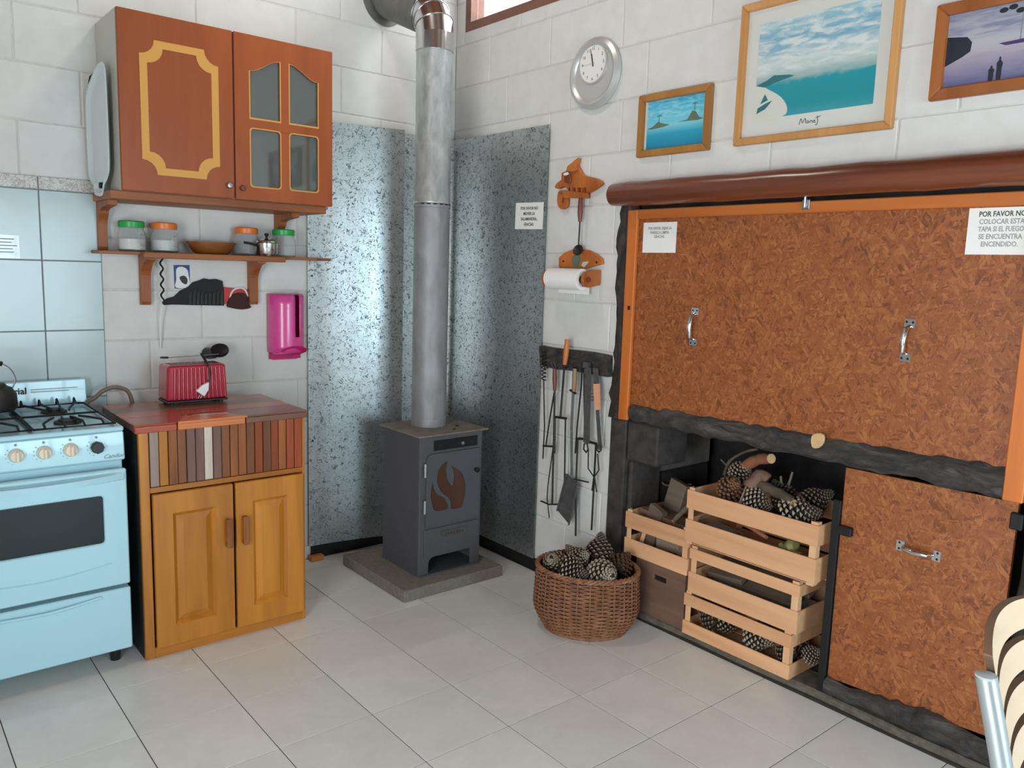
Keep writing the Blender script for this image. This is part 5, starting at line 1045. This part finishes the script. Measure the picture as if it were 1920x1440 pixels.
for i in range(rows):
    u = .02 + .94 * i / rows; pts = []
    for j in range(nst * 4): th = 2 * math.pi * j / (nst * 4); pts.append(bp3(th, u, .0048 * math.cos(th * nst / 2 + math.pi * i)))
    wv.tube(pts, .0039, 5, closed=True)
tag(wv.build('weave', 'wicker', bk, smooth=True), kind='stuff')
rm = M()
for ph in (0, 2.1, 4.2): rm.tube([bp3(2 * math.pi * j / 120, 1.0, .006 * math.cos(j * .9 + ph)) + Vector((0, 0, .007 * math.sin(j * .9 + ph))) for j in range(120)], .0062, 6, closed=True)
rm.build('rim', 'wicker', bk, smooth=True)
m = M(); m.tube([bp3(2 * math.pi * j / 60, .0, .002) for j in range(60)], .008, 6, closed=True); m.build('base_ring', 'wicker', bk, smooth=True)
tw = P(1132, 1196, 2, .012)
G = 'pine cones in the wicker basket'; zt = .20
def bpos(a, b, z): return BC + bu * a + bv * b + Vector((0, 0, z))
HEAP = (
    (.06, -.075, .275, (-.25, -.75, .25), 0, 1.20, 'large pine cone lying base outward at the basket front'),
    (-.115, -.045, .280, (-.5, -.3, .45), 1, 1.10, 'open pine cone on the left rim of the basket'),
    (-.055, -.085, .245, (.45, -.55, -.25), 0, 1.05, 'pine cone lying tip down between the front cones'),
    (-.015, .005, .300, (.1, -.5, .5), 1, .95, 'small pine cone in the middle of the basket heap'),
    (.045, .065, .325, (.45, .35, .62), 0, 1.15, 'pine cone standing highest in the basket heap'),
    (-.065, .055, .295, (-.3, .4, .5), 1, 1.0, 'pale pine cone at the back of the basket'),
    (.125, .045, .285, (.6, .1, .35), 2, 1.05, 'reddish-brown pine cone at the basket back right'),
    (.02, -.03, .12, (.4, .2, .3), 0, 1.0, 'pine cone under the large front cone in the basket'),
    (-.09, .01, .12, (-.3, .5, .3), 1, 1.0, 'pine cone under the open left cone in the basket'),
    (.10, .01, .13, (.2, -.6, .3), 1, 1.0, 'pine cone under the reddish cone in the basket'),
    (-.01, .07, .14, (.2, .6, .3), 1, 1.0, 'pine cone under the highest cone in the basket'))
IT = [[bpos(a, b, z), Vector(ax).normalized(), sc * 1.08] for a, b, z, ax, kd, sc, lb in HEAP]
def in_basket(A):
    q = A[0] - BC; u, v_ = q.dot(bu), q.dot(bv); lim = .205 - .050 * A[2], .160 - .046 * A[2]
    if A[0].z > .285: lim = lim[0] + .012, lim[1] + .012
    e = math.sqrt((u / lim[0]) ** 2 + (v_ / lim[1]) ** 2)
    if e > 1: A[0] = BC + bu * (u / e) + bv * (v_ / e) + Vector((0, 0, A[0].z + .002))
    A[0].z = min(max(A[0].z, .07), .33)
for i, (A, h_) in enumerate(zip(settle(IT, in_basket), HEAP)): cone(A[0], A[1], h_[4], A[2], h_[6], G, i * 1.3)
cone(Vector((tw.x + .015, tw.y + .03, .016)), (.3, -.8, .1), 1, .33, 'tiny dark pine cone under the basket edge', 'pine cones on the floor')

# ------------------------------------------------------------------ firewood, boards and cones in the crates
def board(c, d, up, L, W, T, mat, label, name='board', cat='board', group=None):
    d = Vector(d).normalized(); u = Vector(up); u = (u - d * u.dot(d)).normalized(); s_ = d.cross(u)
    Mx = Matrix.Translation(Vector(c)) @ Matrix((d, s_, u)).transposed().to_4x4()
    return tag(M().obox(Mx, L, W, T).build(name, mat, None, bevel=.0015), label, cat, group)
def stick(px_or_pts, r, mat, label, group, name='stick', ends=None, cat='stick'):
    t_ = thing(name, label, cat, px_or_pts[0], group=group); pts = bez(px_or_pts, 4); n_ = len(pts)
    rs = [r * (1 - .25 * i / n_) * (1 + .08 * math.sin(i * 2.1)) for i in range(n_)]
    M().tube(pts, rs, 9).build('bark', mat, t_, smooth=True)
    if ends:
        for e, f_, rr_ in ((pts[-1], pts[-1] - pts[-2], rs[-1]), (pts[0], pts[0] - pts[1], rs[0])): f_ = f_.normalized(); M().cyl(e - f_ * .002, e + f_ * .0015, rr_ * .93, n=10).build('cut_end', ends, t_)
    return t_
TG = 'pine cones heaped in the top crate'
def X(px, py, x): return P(px, py, 0, x)
TOPC = (
    (1374, 912, .06, (-.35, -.5, .5), 2, 1.15, 'brown pine cone with pale tips at the left of the top crate'),
    (1395, 880, .14, (-.1, -.6, .6), 1, 1.05, 'dark pine cone under the red-barked stick in the top crate'),
    (1430, 945, .05, (.1, -.7, -.15), 1, 1.15, 'grey pine cone lying sideways behind the top crate slat'),
    (1500, 962, .06, (.2, -.8, .2), 0, 1.35, 'large pine cone at the right of the top crate'),
    (1530, 935, .19, (.3, -.6, .5), 0, 1.1, 'pine cone at the right back of the top crate'),
    (1470, 925, .16, (.1, .6, .5), 0, 1.1, 'pine cone behind the cut stick in the top crate'))
IT = [[X(px, py, x), Vector(ax).normalized(), sc] for px, py, x, ax, kd, sc, lb in TOPC]
def in_crate(A):
    A[0].x = min(max(A[0].x, .028), .26); A[0].y = min(max(A[0].y, -2.225), -1.79)
for i, (A, h_) in enumerate(zip(settle(IT, in_crate, 60), TOPC)): cone(A[0], A[1], h_[4], A[2], h_[6], TG, i)
SG = 'sticks sticking out of the top crate'
stick([X(1382, 905, .16), X(1392, 880, .15), X(1420, 862, .12), X(1446, 860, .08)], .026, 'reddish_bark', 'thick red-barked stick on top of the crate heap', SG, ends='log_end')
stick([X(1415, 905, .10), X(1440, 915, .07), X(1470, 930, .05), X(1488, 944, .03)], .022, 'twig', 'grey stick with a pale cut end in the top crate', SG, ends='log_end')
stick([X(1405, 915, .06), X(1425, 892, .09), X(1440, 900, .10)], .030, 'box_wood', 'dark brown bark chunk in the middle of the top crate', SG, cat='wood chunk', name='bark_chunk')
stick([X(1358, 890, .20), X(1368, 865, .20), X(1395, 848, .19), X(1420, 842, .18)], .007, 'twig', 'thin arched twig above the crate heap', SG)
stick([X(1362, 872, .20), X(1352, 862, .20)], .004, 'twig', 'tiny side twig beside the arched twig', SG)
stick([X(1472, 925, .16), X(1466, 908, .17), X(1464, 893, .18)], .006, 'twig_pale', 'pale forked twig standing up in the alcove, left tine', SG)
stick([X(1474, 925, .16), X(1480, 905, .17), X(1486, 885, .18)], .006, 'twig_pale', 'pale forked twig standing up in the alcove, right tine', SG)
stick([X(1384, 950, .02), X(1392, 930, .03), X(1399, 912, .05)], .004, 'twig_pale', 'thin pale twig leaning against the top crate slat', SG)
stick([X(1365, 970, .03), X(1400, 985, .02), X(1438, 1008, .01)], .010, 'reddish_bark', 'pinkish stick seen between the top crate slats', SG)
stick([X(1310, 975, .05), X(1340, 962, .08), X(1380, 950, .12)], .007, 'twig', 'thin stick crossing the left of the top crate', SG)
board(X(1360, 995, .05), (0, -1, -.1), (0, .2, 1), .14, .06, .02, 'scrap_wood', 'grey wood chip between the top crate slats', group='scrap wood in the crates')
lf = thing('dry_husk', 'yellow-green dry husk in the corner of the top crate', 'husk', X(1485, 1028, .02)); q = X(1485, 1022, .035)
M().lathe([(0, -.028), (.022, -.020), (.034, -.002), (.028, .016), (.010, .026), (0, .027)], q, (.2, -.9, .4), 14, sx=1.3, sy=.75).build('shell', 'dry_leaf', lf, smooth=True)
M().tube(bez([q + Vector((-.01, .04, -.01)), q + Vector((-.025, 0, -.02)), q + Vector((-.02, -.05, -.022))], 5), .012, 8).build('stalk', 'dry_leaf', lf, smooth=True)
# middle crate: stacked grey boards
for i, (y, z, x, L, mt) in enumerate(((-2.02, .262, .11, .40, 'scrap_wood'), (-1.98, .292, .13, .36, 'scrap_wood'), (-2.03, .335, .17, .34, 'scrap_wood'), (-1.87, .322, .10, .16, 'scrap_wood'))):
    board((x, y, z), (0, -1, .04 * (i - 1)), (-.35, 0, 1), L, .13, .022, mt, ['wide grey board lying lowest in the middle crate', 'grey board lying on another in the middle crate', 'dark grey board at the back of the middle crate', 'short grey block at the left of the middle crate'][i], group='grey boards in the middle crate')
# bottom crate: cones
for i, (y, z, x, ax, kd) in enumerate(((-1.80, .110, .055, (0, .8, .2), 0), (-1.89, .10, .10, (.3, -.7, .1), 1), (-2.00, .10, .10, (.2, .8, .2), 0), (-2.055, .105, .05, (-.1, -.9, .1), 0), (-2.145, .105, .055, (.1, .9, .3), 1), (-2.13, .10, .15, (.5, .3, .2), 0))):
    cone((x, y, z + .012), ax, kd, 1.15, ['pine cone at the left end of the bottom crate', 'dark pine cone left of the middle of the bottom crate', 'pine cone at the back middle of the bottom crate', 'pale pine cone at the front middle of the bottom crate', 'pine cone at the right end of the bottom crate', 'pine cone at the right back of the bottom crate'][i], 'pine cones in the bottom crate', i * .8)
cone((.085, -2.262, .125), (.2, -.75, .5), 1, .8, 'pale small pine cone wedged beside the bottom crate', 'pine cones in the bottom crate', .4)
# left crate: firewood
for i, (c0, d, L, W, T, lb) in enumerate((((.10, -1.55, .452), (.1, -1, -.12), .28, .10, .02, 'brown board lying on the firewood crate'), ((.06, -1.475, .40), (0, -.3, 1), .20, .085, .03, 'grey block leaning in the left corner of the firewood crate'), ((.08, -1.60, .35), (0, -1, .05), .18, .07, .05, 'wood chunk low in the firewood crate'), ((.05, -1.665, .36), (.1, -.15, 1), .13, .05, .03, 'short upright wood chunk in the firewood crate'), ((.20, -1.48, .50), (.1, -.2, 1), .18, .10, .03, 'dark grey block standing behind the firewood crate'), ((.035, -1.44, .34), (.1, -.25, 1), .10, .02, .008, 'pale wood splint in the corner of the firewood crate'))):
    board(c0, d, (-1, .1, .1) if abs(d[2]) > .5 else (0, 0, 1), L, W, T, 'box_wood' if i in (0, 3) else ('crate_post' if i == 5 else 'scrap_wood'), lb, name='firewood_piece', cat='firewood', group='firewood in the single crate')
stick([X(1310, 935, .13), X(1295, 945, .11), X(1278, 962, .07), X(1262, 978, .03)], .013, 'twig', 'mossy stick with a pale end over the firewood crate', 'sticks over the firewood crate', ends='log_end')
stick([X(1242, 905, .25), X(1252, 910, .25), X(1296, 908, .24)], .005, 'twig', 'thin grey twig lying across behind the firewood crate', 'sticks over the firewood crate')
stick([X(1256, 912, .24), X(1254, 940, .22), X(1252, 965, .20)], .005, 'twig', 'thin grey twig hanging down behind the firewood crate', 'sticks over the firewood crate')
stick([X(1250, 940, .22), X(1275, 955, .20), X(1300, 965, .18)], .012, 'twig', 'dark stick lying behind the firewood crate', 'sticks over the firewood crate')

# ------------------------------------------------------------------ chair in the foreground
plain('steel_tube', (176, 186, 188), .3, .7); plain('cap_grey', (168, 174, 174), .5)
A_ = P(1849, 1268, 2, .865); dch = Vector((1, .03, 0)).normalized(); fch = Vector((.03, -1, 0)).normalized(); Wc = .40
chn = thing('chair', 'chair with silver tube frame and slotted pale plywood back', 'chair', (A_ + dch * Wc / 2 + fch * .2)[:2] + (0,))
for s_ in (0, 1):
    b = A_ + dch * Wc * s_; b.z = 0
    M().tube(bez([b + Vector((0, 0, .865)), b + fch * .058 + Vector((0, 0, .64)), b + fch * .085 + Vector((0, 0, .45)), b + fch * -.03], 5), .0165, 16).build('back_leg', 'steel_tube', chn, smooth=True)
    M().lathe([(.0168, 0), (.0168, .004), (.012, .006), (0, .0065)], b + Vector((0, 0, .864)), n=16).build('end_cap', 'cap_grey', chn, smooth=True)
    M().tube([b + fch * .42 + Vector((0, 0, .445)), b + fch * .45 + Vector((0, 0, 0))], .0165, 16).build('front_leg', 'steel_tube', chn, smooth=True)
    M().tube([b + fch * .085 + Vector((0, 0, .432)), b + fch * .42 + Vector((0, 0, .440))], .012, 12).build('side_rail', 'steel_tube', chn, smooth=True)
def bkp(u, v_, d):
    return Vector((A_.x, A_.y, 0)) + dch * (Wc * u) + fch * ((.865 - v_) * .245 - .035 * math.sin(math.pi * u) + .012 - d) + Vector((0, 0, v_))
U0, U1 = .062, .938
def arch(u): c_ = (u - .5) / .5; return math.sqrt(max(0, 1 - min(1, abs(c_)) ** 2.2))
m = M(); NU = 36
def band(vb, hb, vt, ht, u0, u1):
    us_ = [u0 + (u1 - u0) * i / NU for i in range(NU + 1)]; vs = []
    for u in us_:
        a = arch(u); vs += [bkp(u, vb + hb * a, 0), bkp(u, vt + ht * a, 0), bkp(u, vt + ht * a, .013), bkp(u, vb + hb * a, .013)]
    b = len(m.v); m.v += vs
    for i in range(NU):
        k = b + 4 * i
        for j, mi in ((0, 1), (1, 1), (2, 0), (3, 1)): m.f.append((k + j, k + (j + 1) % 4, k + 4 + (j + 1) % 4, k + 4 + j)); m.mi.append(0 if j in (0, 2) else 1)
    m.f += [(b, b + 1, b + 2, b + 3), (b + 4 * NU, b + 4 * NU + 1, b + 4 * NU + 2, b + 4 * NU + 3)]; m.mi += [1, 1]
lv = [(.550, .046, .598, .048), (.616, .048, .664, .050), (.682, .050, .730, .052), (.748, .052, .796, .054), (.814, .055, .862, .060)]
for q in lv: band(*q, U0, U1)
for u0, u1 in ((U0, U0 + .05), (U1 - .05, U1)):
    vs = []
    b = len(m.v)
    for u in (u0, u1):
        a = arch(u); vs += [bkp(u, .550 + .046 * a, -.0003), bkp(u, .862 + .060 * a - .003, -.0003), bkp(u, .862 + .060 * a - .003, .0127), bkp(u, .550 + .046 * a, .0127)]
    m.v += vs; m.f += [(b + j, b + (j + 1) % 4, b + 4 + (j + 1) % 4, b + 4 + j) for j in range(4)] + [(b, b + 1, b + 2, b + 3), (b + 4, b + 5, b + 6, b + 7)]; m.mi += [0, 1, 0, 1, 1, 1]
m.build('backrest', ['ply_pale', 'ply_edge'], chn)
sc_ = [(A_ + dch * u + fch * v_).to_2d() for u, v_ in ((.02, .07), (Wc - .02, .07), (Wc + .015, .42), (Wc - .02, .45), (.02, .45), (-.015, .42))]
M().prism([(q.x, q.y) for q in sc_], onZ(0), .452, .470).build('seat', 'handle_orange', chn, bevel=.005, seg=2)

# ------------------------------------------------------------------ ceiling lamp (above the picture)
k = N('lamp_glow'); k.bs(color=(1, 1, 1, 1), emis=(1.0, .92, .80, 1), emiss=5.0)
LPc = Vector((-1.10, -.95, 3.36))
lp = thing('ceiling_lamp', 'round white flush ceiling lamp on the wooden ceiling', 'lamp', (LPc.x, LPc.y, LPc.z))
M().lathe([(.17, 3.449), (.17, 3.40), (.150, 3.385), (.145, 3.40), (0, 3.40)], (LPc.x, LPc.y, 0), n=32).build('base', 'white_plain', lp, smooth=True)
M().lathe([(.143, 3.399), (.130, 3.382), (.07, 3.372), (0, 3.369)], (LPc.x, LPc.y, 0), n=32).build('diffuser', 'lamp_glow', lp, smooth=True)
pl2 = bpy.data.lights.new('lamp_light', 'AREA'); pl2.shape = 'DISK'; pl2.size = .24; pl2.energy = 7.5; pl2.color = (1.0, .92, .82)
po = bpy.data.objects.new('lamp_light', pl2); COL.objects.link(po); po.location = LPc
